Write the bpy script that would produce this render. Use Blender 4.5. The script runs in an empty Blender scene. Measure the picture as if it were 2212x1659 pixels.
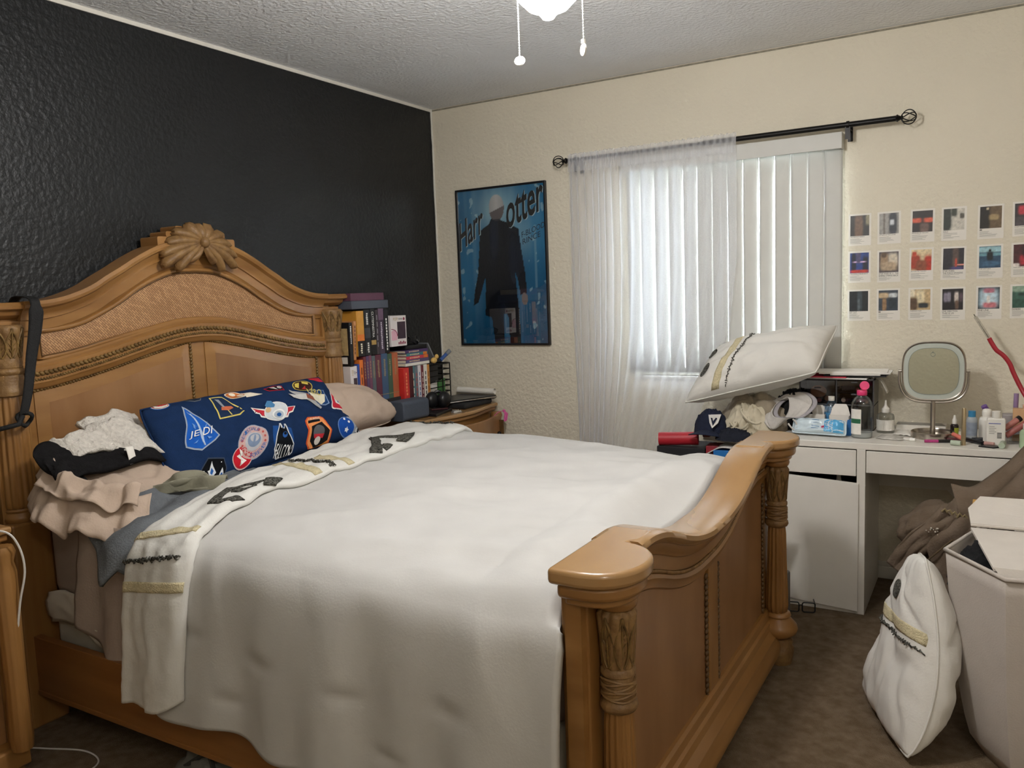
import bpy, bmesh, math, random
from mathutils import Vector, noise, Matrix
R = random.Random(7)
sc = bpy.context.scene
COL = sc.collection
PI = math.pi
sin, cos = math.sin, math.cos

# ---------------------------------------------------------------- camera
def make_camera():
    yaw, pitch, roll, f = 5.33012904e-01, -1.09314412e-01, -3.75075593e-02, 1760.46
    fw = Vector((-sin(yaw)*cos(pitch), cos(yaw)*cos(pitch), sin(pitch)))
    rt = Vector((cos(yaw), sin(yaw), 0)); up = rt.cross(fw)
    r2 = rt*cos(roll)+up*sin(roll); u2 = -rt*sin(roll)+up*cos(roll)
    cd = bpy.data.cameras.new('camera'); cam = bpy.data.objects.new('camera', cd); COL.objects.link(cam)
    m = Matrix.Identity(4)
    for i in range(3):
        m[i][0] = r2[i]; m[i][1] = u2[i]; m[i][2] = -fw[i]
    m[0][3], m[1][3], m[2][3] = 2.96186, -4.17333, 1.42676
    cam.matrix_world = m
    cd.sensor_fit = 'HORIZONTAL'; cd.sensor_width = 36; cd.lens = 36*f/2212; cd.clip_start = .05
    sc.camera = cam
make_camera()

# ---------------------------------------------------------------- daylight, exposure
sc.view_settings.view_transform = 'Standard'; sc.view_settings.look = 'None'
sc.view_settings.gamma = 1; sc.view_settings.exposure = 1.92
try: sc.view_settings.use_curve_mapping = False
except Exception: pass
LAMP = 38.0          # emission of the globe
FILL_LAMP = 16.0  # emission of the added fill globe, out of view
SKY = 4.0            # overcast daylight outside the window
w = bpy.data.worlds.new('daylight'); sc.world = w; w.use_nodes = True
w.node_tree.nodes['Background'].inputs[0].default_value = (.78, .89, 1.0, 1)
w.node_tree.nodes['Background'].inputs[1].default_value = SKY
# ---------------------------------------------------------------- helpers
def lin(h):
    h = h.lstrip('#'); c = [int(h[i:i+2], 16)/255 for i in (0, 2, 4)]
    return tuple(x/12.92 if x <= .04045 else ((x+.055)/1.055)**2.4 for x in c)
MATS = {}
def mat(name, hexc, rough=.6, n=0, ns=20, bump=0, bs=60, metal=0, stretch=None, hex2=None, coat=0, trans=0,
        alpha=1, emit=0, transl=0, detail=4, spec=.5, ior=1.45):
    if name in MATS: return MATS[name]
    m = bpy.data.materials.new(name); m.use_nodes = True; nt = m.node_tree; N = nt.nodes; L = nt.links
    b = N['Principled BSDF']; c = lin(hexc)
    b.inputs['Base Color'].default_value = (*c, 1); b.inputs['Roughness'].default_value = rough
    b.inputs['Metallic'].default_value = metal; b.inputs['Coat Weight'].default_value = coat
    b.inputs['Coat Roughness'].default_value = .18
    b.inputs['Transmission Weight'].default_value = trans; b.inputs['Alpha'].default_value = alpha
    b.inputs['Specular IOR Level'].default_value = spec; b.inputs['IOR'].default_value = ior
    if emit:
        b.inputs['Emission Color'].default_value = (*c, 1); b.inputs['Emission Strength'].default_value = emit
    tc = N.new('ShaderNodeTexCoord'); co = tc.outputs['Object']
    if stretch:
        mp = N.new('ShaderNodeMapping'); mp.inputs['Scale'].default_value = stretch; L.new(co, mp.inputs['Vector']); co2 = mp.outputs['Vector']
    else: co2 = co
    if n or hex2:
        t = N.new('ShaderNodeTexNoise'); t.inputs['Scale'].default_value = ns; t.inputs['Detail'].default_value = detail
        L.new(co2, t.inputs['Vector'])
        r = N.new('ShaderNodeValToRGB'); r.color_ramp.elements[0].position = .32; r.color_ramp.elements[1].position = .68
        c2 = lin(hex2) if hex2 else tuple(min(1, x*(1+n)) for x in c)
        c1 = c if hex2 else tuple(x*(1-n) for x in c)
        r.color_ramp.elements[0].color = (*c1, 1); r.color_ramp.elements[1].color = (*c2, 1)
        L.new(t.outputs['Fac'], r.inputs['Fac']); L.new(r.outputs['Color'], b.inputs['Base Color'])
    if bump:
        t2 = N.new('ShaderNodeTexNoise'); t2.inputs['Scale'].default_value = bs; t2.inputs['Detail'].default_value = 3
        L.new(co, t2.inputs['Vector']); bp = N.new('ShaderNodeBump'); bp.inputs['Strength'].default_value = bump
        bp.inputs['Distance'].default_value = .01
        L.new(t2.outputs['Fac'], bp.inputs['Height']); L.new(bp.outputs['Normal'], b.inputs['Normal'])
    if transl:
        tr = N.new('ShaderNodeBsdfTranslucent'); tr.inputs['Color'].default_value = (*c, 1)
        mx = N.new('ShaderNodeMixShader'); mx.inputs[0].default_value = transl
        L.new(b.outputs[0], mx.inputs[1]); L.new(tr.outputs[0], mx.inputs[2]); L.new(mx.outputs[0], N['Material Output'].inputs['Surface'])
    MATS[name] = m; return m
def print_mat(name='printed_paper', rough=.4):
    if name in MATS: return MATS[name]
    m = bpy.data.materials.new(name); m.use_nodes = True; nt = m.node_tree
    a = nt.nodes.new('ShaderNodeVertexColor'); a.layer_name = 'Col'
    b = nt.nodes['Principled BSDF']; b.inputs['Roughness'].default_value = rough
    nt.links.new(a.outputs['Color'], b.inputs['Base Color']); MATS[name] = m; return m

def lerp(a, b, t): return a+(b-a)*t
def interp(x, pts):
    if x <= pts[0][0]: return pts[0][1]
    for (a, u), (b, v) in zip(pts, pts[1:]):
        if x <= b: return lerp(u, v, (x-a)/(b-a))
    return pts[-1][1]
def smooth_interp(x, pts):
    "catmull-rom through (x, value) pairs"
    n = len(pts)
    if x <= pts[0][0]: return pts[0][1]
    if x >= pts[-1][0]: return pts[-1][1]
    for i in range(n-1):
        if x <= pts[i+1][0]:
            x0, y0 = pts[i]; x1, y1 = pts[i+1]
            m0 = (y1-pts[i-1][1])/(x1-pts[i-1][0]) if i else (y1-y0)/(x1-x0)
            m1 = (pts[i+2][1]-y0)/(pts[i+2][0]-x0) if i+2 < n else (y1-y0)/(x1-x0)
            h = x1-x0; t = (x-x0)/h
            return (2*t**3-3*t**2+1)*y0+(t**3-2*t**2+t)*h*m0+(-2*t**3+3*t**2)*y1+(t**3-t**2)*h*m1
def nz(x, y=0., z=0.): return noise.noise(Vector((x, y, z)))

class M:
    def __init__(s): s.V = []; s.F = []; s.C = {}
    def add(s, V, F):
        o = len(s.V); s.V += [Vector(v) for v in V]; s.F += [tuple(i+o for i in f) for f in F]; return s
    def box(s, x0, y0, z0, x1, y1, z1):
        return s.add([(x0,y0,z0),(x1,y0,z0),(x1,y1,z0),(x0,y1,z0),(x0,y0,z1),(x1,y0,z1),(x1,y1,z1),(x0,y1,z1)],
                     [(3,2,1,0),(4,5,6,7),(0,1,5,4),(1,2,6,5),(2,3,7,6),(3,0,4,7)])
    def obox(s, c, a, b, d):
        c, a, b, d = map(Vector, (c, a, b, d))
        V = [c+a*i+b*j+d*k for k in (-1, 1) for i, j in ((-1,-1),(1,-1),(1,1),(-1,1))]
        return s.add(V, [(3,2,1,0),(4,5,6,7),(0,1,5,4),(1,2,6,5),(2,3,7,6),(3,0,4,7)])
    def tube(s, pts, r, n=8, closed=False, cap=True):
        P = [Vector(p) for p in pts]; k = len(P); V = []; F = []; pn = None
        for i, p in enumerate(P):
            t = (P[(i+1) % k]-P[i-1]) if closed else (P[min(i+1, k-1)]-P[max(i-1, 0)])
            t.normalize()
            if pn is None: a = t.orthogonal().normalized()
            else:
                a = pn-t*pn.dot(t)
                a = a.normalized() if a.length > 1e-6 else t.orthogonal().normalized()
            pn = a; b = t.cross(a); rr = r[i] if isinstance(r, (list, tuple)) else r
            V += [p+(a*cos(2*PI*j/n)+b*sin(2*PI*j/n))*rr for j in range(n)]
        for i in range(k if closed else k-1):
            for j in range(n):
                F.append((i*n+j, i*n+(j+1) % n, ((i+1) % k)*n+(j+1) % n, ((i+1) % k)*n+j))
        if cap and not closed: F += [tuple(range(n))[::-1], tuple((k-1)*n+j for j in range(n))]
        return s.add(V, F)
    def lathe(s, prof, c=(0,0,0), n=24, mod=None, axis=None, sx=1, sy=1):
        "profile [(r, h)] about axis (default z) at c; mod(theta, h) scales r"
        ax = Vector(axis or (0,0,1)).normalized(); a = ax.orthogonal().normalized() if axis else Vector((1,0,0)); b = ax.cross(a); c = Vector(c)
        V = []; F = []; k = len(prof)
        for r, h in prof:
            for j in range(n):
                t = 2*PI*j/n; rr = max(r, 1e-5)*(mod(t, h) if mod else 1)
                V.append(c+ax*h+a*cos(t)*rr*sx+b*sin(t)*rr*sy)
        for i in range(k-1):
            for j in range(n): F.append((i*n+j, i*n+(j+1) % n, (i+1)*n+(j+1) % n, (i+1)*n+j))
        F += [tuple(range(n))[::-1], tuple((k-1)*n+j for j in range(n))]
        return s.add(V, F)
    def prism(s, poly, fa, fb):
        "poly 2-D points mapped by fa / fb to its two faces"
        n = len(poly); V = [fa(*p) for p in poly]+[fb(*p) for p in poly]
        return s.add(V, [tuple(range(n))[::-1], tuple(range(n, 2*n))]+[(i, (i+1) % n, n+(i+1) % n, n+i) for i in range(n)])
    def grid(s, fn, nu, nv, cu=False, cv=False):
        V = [fn(i/nu, j/nv) for i in range(nu+(not cu)) for j in range(nv+(not cv))]
        a = nv+(not cv); b = nu+(not cu)
        F = [(i*a+j, ((i+1) % b)*a+j, ((i+1) % b)*a+(j+1) % a, i*a+(j+1) % a) for i in range(nu) for j in range(nv)]
        return s.add(V, F)
    def poly(s, pts): return s.add(pts, [tuple(range(len(pts)))])
    def sphere(s, c, r, n=16, m=10, sc_=(1,1,1)):
        return s.lathe([(r*sin(PI*i/m), -r*cos(PI*i/m)) for i in range(m+1)], c, n) if sc_ == (1,1,1) else \
            s.add(*ell(c, r, n, m, sc_))
    def sweep(s, path, prof, frame):
        "path points, closed profile of (a,b); frame(i) gives the two unit vectors"
        k = len(path); n = len(prof); V = []; F = []
        for i, p in enumerate(path):
            u, v = frame(i); V += [Vector(p)+u*a+v*b for a, b in prof]
        for i in range(k-1):
            for j in range(n): F.append((i*n+j, i*n+(j+1) % n, (i+1)*n+(j+1) % n, (i+1)*n+j))
        F += [tuple(range(n))[::-1], tuple((k-1)*n+j for j in range(n))]
        return s.add(V, F)
    def build(s, name, m, parent=None, smooth=35, bevel=0, seg=2, sub=0, solid=0, soff=-1, label=None, cat=None, group=None, kind=None, colors=None, fix=True):
        root = parent
        while root is not None and root.parent is not None: root = root.parent
        if root is not None: org = root.location.copy()
        else:
            lo = [min(v[i] for v in s.V) for i in range(3)]; hi = [max(v[i] for v in s.V) for i in range(3)]
            org = Vector(((lo[0]+hi[0])/2, (lo[1]+hi[1])/2, lo[2]))
        me = bpy.data.meshes.new(name); me.from_pydata([v-org for v in s.V], [], s.F); me.update()
        if fix:
            bm = bmesh.new(); bm.from_mesh(me); bmesh.ops.recalc_face_normals(bm, faces=bm.faces); bm.to_mesh(me); bm.free()
        if colors is not None:
            ca = me.color_attributes.new('Col', 'FLOAT_COLOR', 'POINT')
            for i, c in enumerate(colors): ca.data[i].color = (*c, 1)
        me.materials.append(m)
        if smooth:
            me.polygons.foreach_set('use_smooth', [True]*len(me.polygons))
            if smooth < 180: me.set_sharp_from_angle(angle=math.radians(smooth))
        o = bpy.data.objects.new(name, me); COL.objects.link(o)
        if parent is not None: o.parent = parent
        else: o.location = org
        if solid:
            q = o.modifiers.new('thickness', 'SOLIDIFY'); q.thickness = solid; q.offset = soff
        if bevel:
            q = o.modifiers.new('bevel', 'BEVEL'); q.width = bevel; q.segments = seg; q.limit_method = 'ANGLE'; q.angle_limit = math.radians(40)
        if sub:
            q = o.modifiers.new('subdivision', 'SUBSURF'); q.levels = q.render_levels = sub
        return tag(o, label, cat, group, kind)
def ell(c, r, n, m, S):
    q = M(); q.sphere((0,0,0), r, n, m)
    return [Vector(c)+Vector((v[0]*S[0], v[1]*S[1], v[2]*S[2])) for v in q.V], q.F
def tag(o, label=None, cat=None, group=None, kind=None):
    if label: o['label'] = label
    if cat: o['category'] = cat
    if group: o['group'] = group
    if kind: o['kind'] = kind
    return o
def thing(name, label, cat, loc=(0,0,0), group=None, kind=None):
    o = bpy.data.objects.new(name, None); COL.objects.link(o); o.location = loc; o.empty_display_size = .1
    return tag(o, label, cat, group, kind)
def struct(name, m, mt, label=None, cat=None, parent=None, **k):
    return m.build(name, mt, parent, label=label, cat=cat, kind=None if parent else 'structure', **k)
def text(s, fn, x0, y0, w, h, name, mt, parent, m=None, shear=0, bold=0):
    "lettering fitted to a box w x h at (x0, y0), each point placed by fn(x, y); '~n' = n marks too blurred to read"
    if s[0] == '~':
        q = m or M(); k = int(s[1:]); rr = random.Random(k)
        for i in range(k):
            a, b = x0+w*i/k, x0+w*(i+.72)/k; lo, hi = y0+h*rr.uniform(0, .25), y0+h*rr.uniform(.75, 1)
            q.add([fn(a, lo), fn(b, lo), fn(b, hi), fn(a, hi)], [(0, 1, 2, 3)])
        return q.build(name, mt, parent, smooth=0, fix=False) if m is None else None
    cu = bpy.data.curves.new('t', 'FONT'); cu.body = s; cu.size = 1; cu.shear = shear; cu.offset = bold
    cu.resolution_u = 3
    o = bpy.data.objects.new('t', cu); COL.objects.link(o)
    dg = bpy.context.evaluated_depsgraph_get(); dg.update()
    me = bpy.data.meshes.new_from_object(o.evaluated_get(dg))
    bpy.data.objects.remove(o); bpy.data.curves.remove(cu)
    vs = [v.co.copy() for v in me.vertices]; fs = [tuple(p.vertices) for p in me.polygons]
    bpy.data.meshes.remove(me)
    if not vs: return None
    ax, bx = min(v.x for v in vs), max(v.x for v in vs); ay, by = min(v.y for v in vs), max(v.y for v in vs)
    q = m or M()
    q.add([fn(x0+(v.x-ax)/(bx-ax)*w, y0+(v.y-ay)/(by-ay)*h) for v in vs], fs)
    if m is None: return q.build(name, mt, parent, smooth=0, fix=False)
def rrect(cx, cy, hw, hh, r, n=6):
    out = []
    for sx, sy, a0 in ((1,1,0),(-1,1,90),(-1,-1,180),(1,-1,270)):
        for i in range(n+1):
            a = math.radians(a0+90*i/n); out.append((cx+sx*(hw-r)+r*cos(a), cy+sy*(hh-r)+r*sin(a)))
    return out
def circ(cx, cy, rx, ry=None, n=24): 
    ry = ry or rx
    return [(cx+rx*cos(2*PI*i/n), cy+ry*sin(2*PI*i/n)) for i in range(n)]

# ---------------------------------------------------------------- materials
oak = mat('honey_oak', '9C713F', .38, hex2='855C2E', ns=5, stretch=(1, .35, 3), coat=.25, detail=6)
oak_v = mat('honey_oak_upright', '9C713F', .38, hex2='855C2E', ns=5, stretch=(3, 3, .35), coat=.25, detail=6)
oak_panel = mat('oak_veneer_panel', '997049', .42, hex2='845C36', ns=3.2, stretch=(1, 2.2, .7), coat=.15, detail=7)
oak_carved = mat('carved_oak', '8E6D42', .5, hex2='6F5130', ns=30, bump=.25, bs=90)
oak_cap = mat('polished_oak_top', 'A98355', .25, hex2='9A7449', ns=4, stretch=(1, .5, 1), coat=.5)
oak_dark = mat('oak_glaze_line', '5E4222', .5, n=.2, ns=40)
white_lam = mat('white_laminate', 'E4DFD6', .35, n=.02, ns=8)
comf = mat('white_cotton_comforter', 'C6C4C0', .9, n=.03, ns=6, bump=.05, bs=160, spec=.2)
comf2 = mat('white_cotton_reverse', 'D6D4CE', .85, n=.03, ns=8, bump=.1, bs=140, spec=.2)
pill_w = mat('white_cotton_pillowcase', 'DAD7D0', .9, n=.03, ns=8, bump=.1, bs=150, spec=.2)
cream_fab = mat('cream_fleece', 'CFC3A0', .95, n=.1, ns=90, bump=.6, bs=220, spec=.1)
black_fab = mat('black_tufted_thread', '1E1E1C', .95, hex2='7A7870', ns=150, bump=.8, bs=240, spec=.1)
black_pl = mat('black_plastic', '17171A', .35, n=.1, ns=20)
black_mt = mat('black_metal', '1B1A19', .4, n=.15, ns=60, metal=.6)
steel = mat('brushed_steel', 'B8B0A6', .28, n=.06, ns=60, metal=1)
ink = mat('black_ink', '1E1D1C', .6, n=.05, ns=40)
white_ink = mat('white_ink', 'F0EEE8', .6, n=.02, ns=40)
paper = mat('white_paper', 'E6E1D8', .55, n=.02, ns=15)
prt = print_mat()
# ================================================================ room shell
H = 2.558; XR = 4.25; YF = -4.95
wall_cream = mat('cream_textured_paint', 'DDD5C2', .6, n=.02, ns=3, bump=.5, bs=55, spec=.3)
wall_dark = mat('charcoal_textured_paint', '1F2021', .42, n=.08, ns=3, bump=.5, bs=48, spec=.35)
ceil_m = mat('textured_ceiling_paint', 'EAEBEC', .85, n=.02, ns=5, bump=.8, bs=55, spec=.1)
trim_w = mat('white_trim_paint', 'DAD6CC', .5, n=.02, ns=20)
carpet = mat('brown_carpet', '84725E', 1, hex2='6E5D48', ns=26, bump=.9, bs=260, spec=.05, detail=8)
struct('floor', M().box(-.15, YF-.1, -.1, XR+.1, .2, 0), carpet, 'brown cut pile bedroom carpet', 'carpet', smooth=0)
struct('ceiling', M().box(-.15, YF-.1, H, XR+.1, .2, H+.1), ceil_m, 'grey white textured bedroom ceiling', 'ceiling', smooth=0)
struct('wall_left', M().box(-.12, YF, 0, 0, .12, H), wall_dark, 'charcoal textured wall behind the headboard', 'wall', smooth=0)
WX0, WX1, WZ0, WZ1 = 1.295, 2.312, .962, 2.08
wb = M()
wb.box(0, 0, 0, WX0, .12, H).box(WX1, 0, 0, XR, .12, H).box(WX0, 0, 0, WX1, .12, WZ0).box(WX0, 0, WZ1, WX1, .12, H)
struct('wall_back', wb, wall_cream, 'cream textured wall with the window', 'wall', smooth=0)
struct('wall_right', M().box(XR, YF, 0, XR+.1, .12, H), wall_cream, 'cream textured side wall', 'wall', smooth=0)
struct('wall_front', M().box(-.12, YF-.1, 0, XR+.1, YF, H), wall_cream, 'cream wall facing the window', 'wall', smooth=0)
struct('trim_1', M().tube([(.006+.003*nz(z*5.), -.006, z) for z in [i*H/60 for i in range(61)]], [.0065+.002*nz(i*.7, 3) for i in range(61)], 6), trim_w,
       'ragged white caulk line in the room corner', 'trim')
struct('trim_2', M().box(.0, -.004, H-.012, XR, 0, H-.004), mat('grey_caulk_line', '8E8878', .9, n=.25, ns=30), 'thin grey caulk line under the ceiling', 'trim', smooth=0)  # grey strip for the crack line along the wall top
struct('trim_3', M().box(.0, YF, H-.016, .005, 0, H), trim_w, 'ragged white paint line above the charcoal wall', 'trim', smooth=0)
bb = M(); bb.box(0, -.012, 0, XR, 0, .06).box(0, -.009, .06, XR, 0, .085)
struct('baseboard_back', bb, trim_w, 'white baseboard below the window wall', 'baseboard', smooth=0, bevel=.003)
struct('baseboard_left', M().box(0, YF, 0, .012, 0, .085), trim_w, 'white baseboard below the charcoal wall', 'baseboard', smooth=0, bevel=.003)

# window
win = thing('window_1', 'white framed window behind the blinds', 'window', (1.81, .07, WZ0), kind='structure')
fr = M()
for a in ((WX0, .05, WZ0, WX0+.04, .1, WZ1), (WX1-.04, .05, WZ0, WX1, .1, WZ1), (WX0+.04, .05, WZ0, WX1-.04, .1, WZ0+.04), (WX0+.04, .05, WZ1-.04, WX1-.04, .1, WZ1), (1.79, .055, WZ0+.04, 1.83, .095, WZ1-.04)): fr.box(*a)
fr.build('window_frame', trim_w, win, smooth=0)
gm = bpy.data.materials.new('window_glass'); gm.use_nodes = True
def glass_nodes(m, rough=.0, tint=(1,1,1,1), fac=.08):
    nt = m.node_tree; nt.nodes.clear(); o = nt.nodes.new('ShaderNodeOutputMaterial'); t = nt.nodes.new('ShaderNodeBsdfTransparent'); g = nt.nodes.new('ShaderNodeBsdfGlossy')
    t.inputs[0].default_value = tint; g.inputs['Roughness'].default_value = rough; x = nt.nodes.new('ShaderNodeMixShader'); lw = nt.nodes.new('ShaderNodeLayerWeight'); lw.inputs[0].default_value = .25
    ma = nt.nodes.new('ShaderNodeMath'); ma.operation = 'MULTIPLY_ADD'; ma.inputs[1].default_value = .5; ma.inputs[2].default_value = fac
    nt.links.new(lw.outputs['Fresnel'], ma.inputs[0]); nt.links.new(ma.outputs[0], x.inputs[0]); nt.links.new(t.outputs[0], x.inputs[1]); nt.links.new(g.outputs[0], x.inputs[2]); nt.links.new(x.outputs[0], o.inputs[0])
glass_nodes(gm)
M().box(WX0+.04, .073, WZ0+.04, 1.79, .077, WZ1-.04).build('pane', gm, win, smooth=0)
M().box(1.83, .073, WZ0+.04, WX1-.04, .077, WZ1-.04).build('pane', gm, win, smooth=0)
M().box(WX0-.01, -.012, WZ0-.018, WX1+.01, .05, WZ0).build('window_sill', trim_w, win, smooth=0, bevel=.003)

# vertical blinds
vb = thing('vertical_blinds', 'white vertical blinds with bright gaps hung across the window', 'blinds', (1.81, -.045, WZ0))
blind_w = mat('blind_vinyl', 'D2D1CB', .55, n=.02, ns=12, transl=.07)
M().box(1.262, -.075, 2.04, 2.352, -.062, 2.114).box(1.262, -.062, 2.10, 2.352, 0, 2.114).box(1.262, -.062, 2.04, 1.27, -.001, 2.10).box(2.344, -.062, 2.04, 2.352, -.001, 2.10).build('valance', blind_w, vb, smooth=0, bevel=.002)
NS = 14; sp = (2.349-1.275)/NS
tilt = [.30,.34,.30,.26,.2,.10,.06,.05,.10,.22,.13,.04,.09,.02]
wid  = [.074,.072,.073,.073,.070,.077,.074,.074,.0735,.068,.073,.0775,.0735,.079]
for i in range(NS):
    xc = 1.275+sp*(i+.5); a = tilt[i]; hw = wid[i]/2
    def sl(u, v, xc=xc, a=a, hw=hw):
        s = (u*2-1)*hw; bow = .004*(1-(u*2-1)**2)
        return Vector((xc+s*cos(a)+.002*nz(v*3, xc*9), -.035+s*sin(a)-bow, 2.055-v*(2.055-.985)))
    M().grid(sl, 6, 8).build('slat', blind_w, vb, smooth=180, solid=.0015, fix=False)

# curtain rod
rod = thing('curtain_rod', 'black metal curtain rod with wire cage finials above the window', 'curtain rod', (1.77, -.08, 2.14))
M().tube([(.945, -.08, 2.14), (1.72, -.08, 2.14)], .0095, 12).tube([(1.70, -.08, 2.14), (2.577, -.08, 2.14)], .0125, 12).build('rod', black_mt, rod)
for xs, d in ((.947, -1), (2.577, 1)):
    q = M(); q.lathe([(.0, 0), (.013, .0), (.017, .006), (.012, .012), (.008, .02), (.011, .026), (.006, .03)], (xs, -.08, 2.14), 12, axis=(d, 0, 0))
    cx = xs+d*.052
    for k in range(6):
        pts = []
        for j in range(15):
            t = j/14; th = 2*PI*k/6+1.3*t; r = .031*sin(PI*t)
            pts.append((cx-d*.030*cos(PI*t), -.08+r*cos(th), 2.14+r*sin(th)))
        q.tube(pts, .0024, 6)
    q.build('finial', black_mt, rod)
for xs in (1.0, 2.378):
    q = M(); q.box(xs-.011, -.004, 2.075, xs+.011, 0, 2.15).box(xs-.009, -.08, 2.118, xs+.009, 0, 2.124).box(xs-.011, -.087, 2.075, xs+.011, -.083, 2.145)
    q.lathe([(.0165, -.006), (.0165, .006)], (xs, -.08, 2.14), 14, axis=(1, 0, 0))
    q.build('bracket', black_mt, rod, smooth=30)

# sheer curtain
sheer = bpy.data.materials.new('sheer_voile'); sheer.use_nodes = True
def sheer_nodes(m):
    nt = m.node_tree; nt.nodes.clear(); o = nt.nodes.new('ShaderNodeOutputMaterial'); t = nt.nodes.new('ShaderNodeBsdfTransparent')
    d = nt.nodes.new('ShaderNodeBsdfDiffuse'); d.inputs[0].default_value = (.94, .945, .97, 1); l = nt.nodes.new('ShaderNodeBsdfTranslucent'); l.inputs[0].default_value = (.94, .95, 1.0, 1)
    a = nt.nodes.new('ShaderNodeMixShader'); a.inputs[0].default_value = .5; nt.links.new(d.outputs[0], a.inputs[1]); nt.links.new(l.outputs[0], a.inputs[2])
    tc = nt.nodes.new('ShaderNodeTexCoord'); wv = nt.nodes.new('ShaderNodeTexNoise'); wv.inputs['Scale'].default_value = 260; nt.links.new(tc.outputs['Object'], wv.inputs['Vector'])
    lw = nt.nodes.new('ShaderNodeLayerWeight'); lw.inputs[0].default_value = .35
    ad = nt.nodes.new('ShaderNodeMath'); ad.operation = 'MULTIPLY_ADD'; ad.inputs[1].default_value = .55; ad.inputs[2].default_value = .24
    nt.links.new(lw.outputs['Facing'], ad.inputs[0])
    ad2 = nt.nodes.new('ShaderNodeMath'); ad2.operation = 'MULTIPLY_ADD'; ad2.inputs[1].default_value = .12; nt.links.new(wv.outputs['Fac'], ad2.inputs[0]); nt.links.new(ad.outputs[0], ad2.inputs[2])
    x = nt.nodes.new('ShaderNodeMixShader'); nt.links.new(ad2.outputs[0], x.inputs[0]); nt.links.new(t.outputs[0], x.inputs[1]); nt.links.new(a.outputs[0], x.inputs[2]); nt.links.new(x.outputs[0], o.inputs[0])
sheer_nodes(sheer)
def curtain_x(u, z):
    xr = interp(z, [(.1, 1.40), (.62, 1.60), (.76, 1.665), (1.0, 1.76), (1.216, 1.83), (1.56, 1.868), (2.2, 1.871)])
    # cloth gathered on the first quarter
    uu = interp(u, [(0, 0), (.42, .27), (.5, .33), (.62, .45), (1, 1)])
    xl = interp(z, [(.1, 1.0), (.62, .975), (1.3, .958), (2.2, .96)])
    return lerp(xl, xr, uu)
def curt(u, v):
    z = 2.172-v*(2.172-.12)
    x = curtain_x(u, z)
    dense = interp(u, [(.40, 1), (.55, .35), (1, .22)])
    amp = .020
    ph = u*2*PI*15+2.4*nz(u*6, z*.4)
    y = -.088+amp*dense*sin(ph)+.010*dense*nz(u*14, z*1.0, 4)
    x += .005*dense*cos(ph)
    if z > 2.10:     # gathered rod pocket and ruffle
        y = -.08+(-.0145 if z < 2.158 else -.004)+.009*sin(u*2*PI*40+2*nz(u*30)); z += .008*nz(u*60, 2)*(1 if z > 2.15 else 0)
    return Vector((x, min(y, -.062) if 2.1 < z < 2.155 else y, z))
sc_ = M().grid(curt, 420, 46)
cu_ = sc_.build('sheer_curtain', sheer, None, smooth=180, fix=False, label='white sheer curtain gathered on the black rod over half the window', cat='curtain')
M().grid(lambda u, v: Vector((curtain_x(u, 2.14), -.098+.003*sin(u*2*PI*40+2*nz(u*30)), 2.165-v*.09)), 200, 3).build('rod_pocket', sheer, cu_, smooth=180, fix=False)

# ceiling fan light
FX, FY = 2.0, -2.30
fan = thing('ceiling_lamp', 'glowing frosted globe ceiling lamp with two bead pull chains', 'ceiling lamp', (FX, FY, H))
white_pl = mat('white_enamel', 'E8E6E0', .35, n=.02, ns=10)
M().lathe([(.0, 0), (.075, 0), (.07, -.03), (.03, -.045), (.0, -.045)], (FX, FY, H-.001), 24).build('canopy', white_pl, fan)
M().lathe([(.09, 0), (.12, -.02), (.125, -.08), (.09, -.1), (.08, -.13), (.09, -.15)], (FX, FY, H-.046), 28).build('motor_housing', white_pl, fan)
gl = bpy.data.materials.new('glowing_globe'); gl.use_nodes = True
b_ = gl.node_tree.nodes['Principled BSDF']; b_.inputs['Base Color'].default_value = (1, 1, 1, 1)
b_.inputs['Emission Color'].default_value = (1, .985, .965, 1); b_.inputs['Emission Strength'].default_value = LAMP
GZ = 2.105
M().lathe([(.075, .245), (.088, .22), (.094, .17), (.093, .12), (.087, .085), (.073, .053), (.05, .03), (.026, .020), (.020, .014), (.014, .006), (.0, .002)], (FX, FY, GZ-.01), 32).build('globe', gl, fan)
for px, py, ztop, zb, k in ((1.912, -2.295, 2.35, 2.028, 0), (2.092, -2.295, 2.35, 2.036, 1)):
    q = M(); z = zb
    q.tube([(px, py, zb), (px, py, ztop)], .0011, 5)
    while z < 2.26: q.sphere((px, py, z), .0022, 6, 4); z += .0065
    ch = q.build('pull_chain', white_pl, fan)
    if k == 0: M().lathe([(.0, -.003), (.013, -.0025), (.0145, 0), (.013, .0025), (.0, .003)], (px, py, zb-.012), 20, axis=(.25, -.9, .35)).build('pull_fob', white_pl, ch)
    else:
        f = M(); f.lathe([(.0, 0), (.006, 0), (.006, .009), (.0, .009)], (px, py, zb-.009), 12); f.lathe([(.0, -.003), (.0125, -.0025), (.014, 0), (.0125, .0025), (.0, .003)], (px-.001, py, zb-.024), 20, axis=(-.6, -.75, -.1), sx=1.15)
        f.build('pull_fob', white_pl, ch)

# second light, added as fill behind the viewpoint; the globe fitting is invented
def fill_lamp():
    t = thing('fill_globe', 'small unseen fill light globe added on the ceiling behind the viewpoint', 'ceiling lamp', (3.7, -4.45, H))
    M().lathe([(.0, 0), (.08, 0), (.08, -.03), (.06, -.05), (.0, -.05)], (3.7, -4.45, H-.001), 20).build('fill_base', white_pl, t)
    g = bpy.data.materials.new('fill_globe_glass'); g.use_nodes = True; b = g.node_tree.nodes['Principled BSDF']
    b.inputs['Emission Color'].default_value = (1, .95, .90, 1); b.inputs['Emission Strength'].default_value = FILL_LAMP
    M().sphere((3.7, -4.45, H-.14), .095, 24, 14).build('globe', g, t)
fill_lamp()
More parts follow.
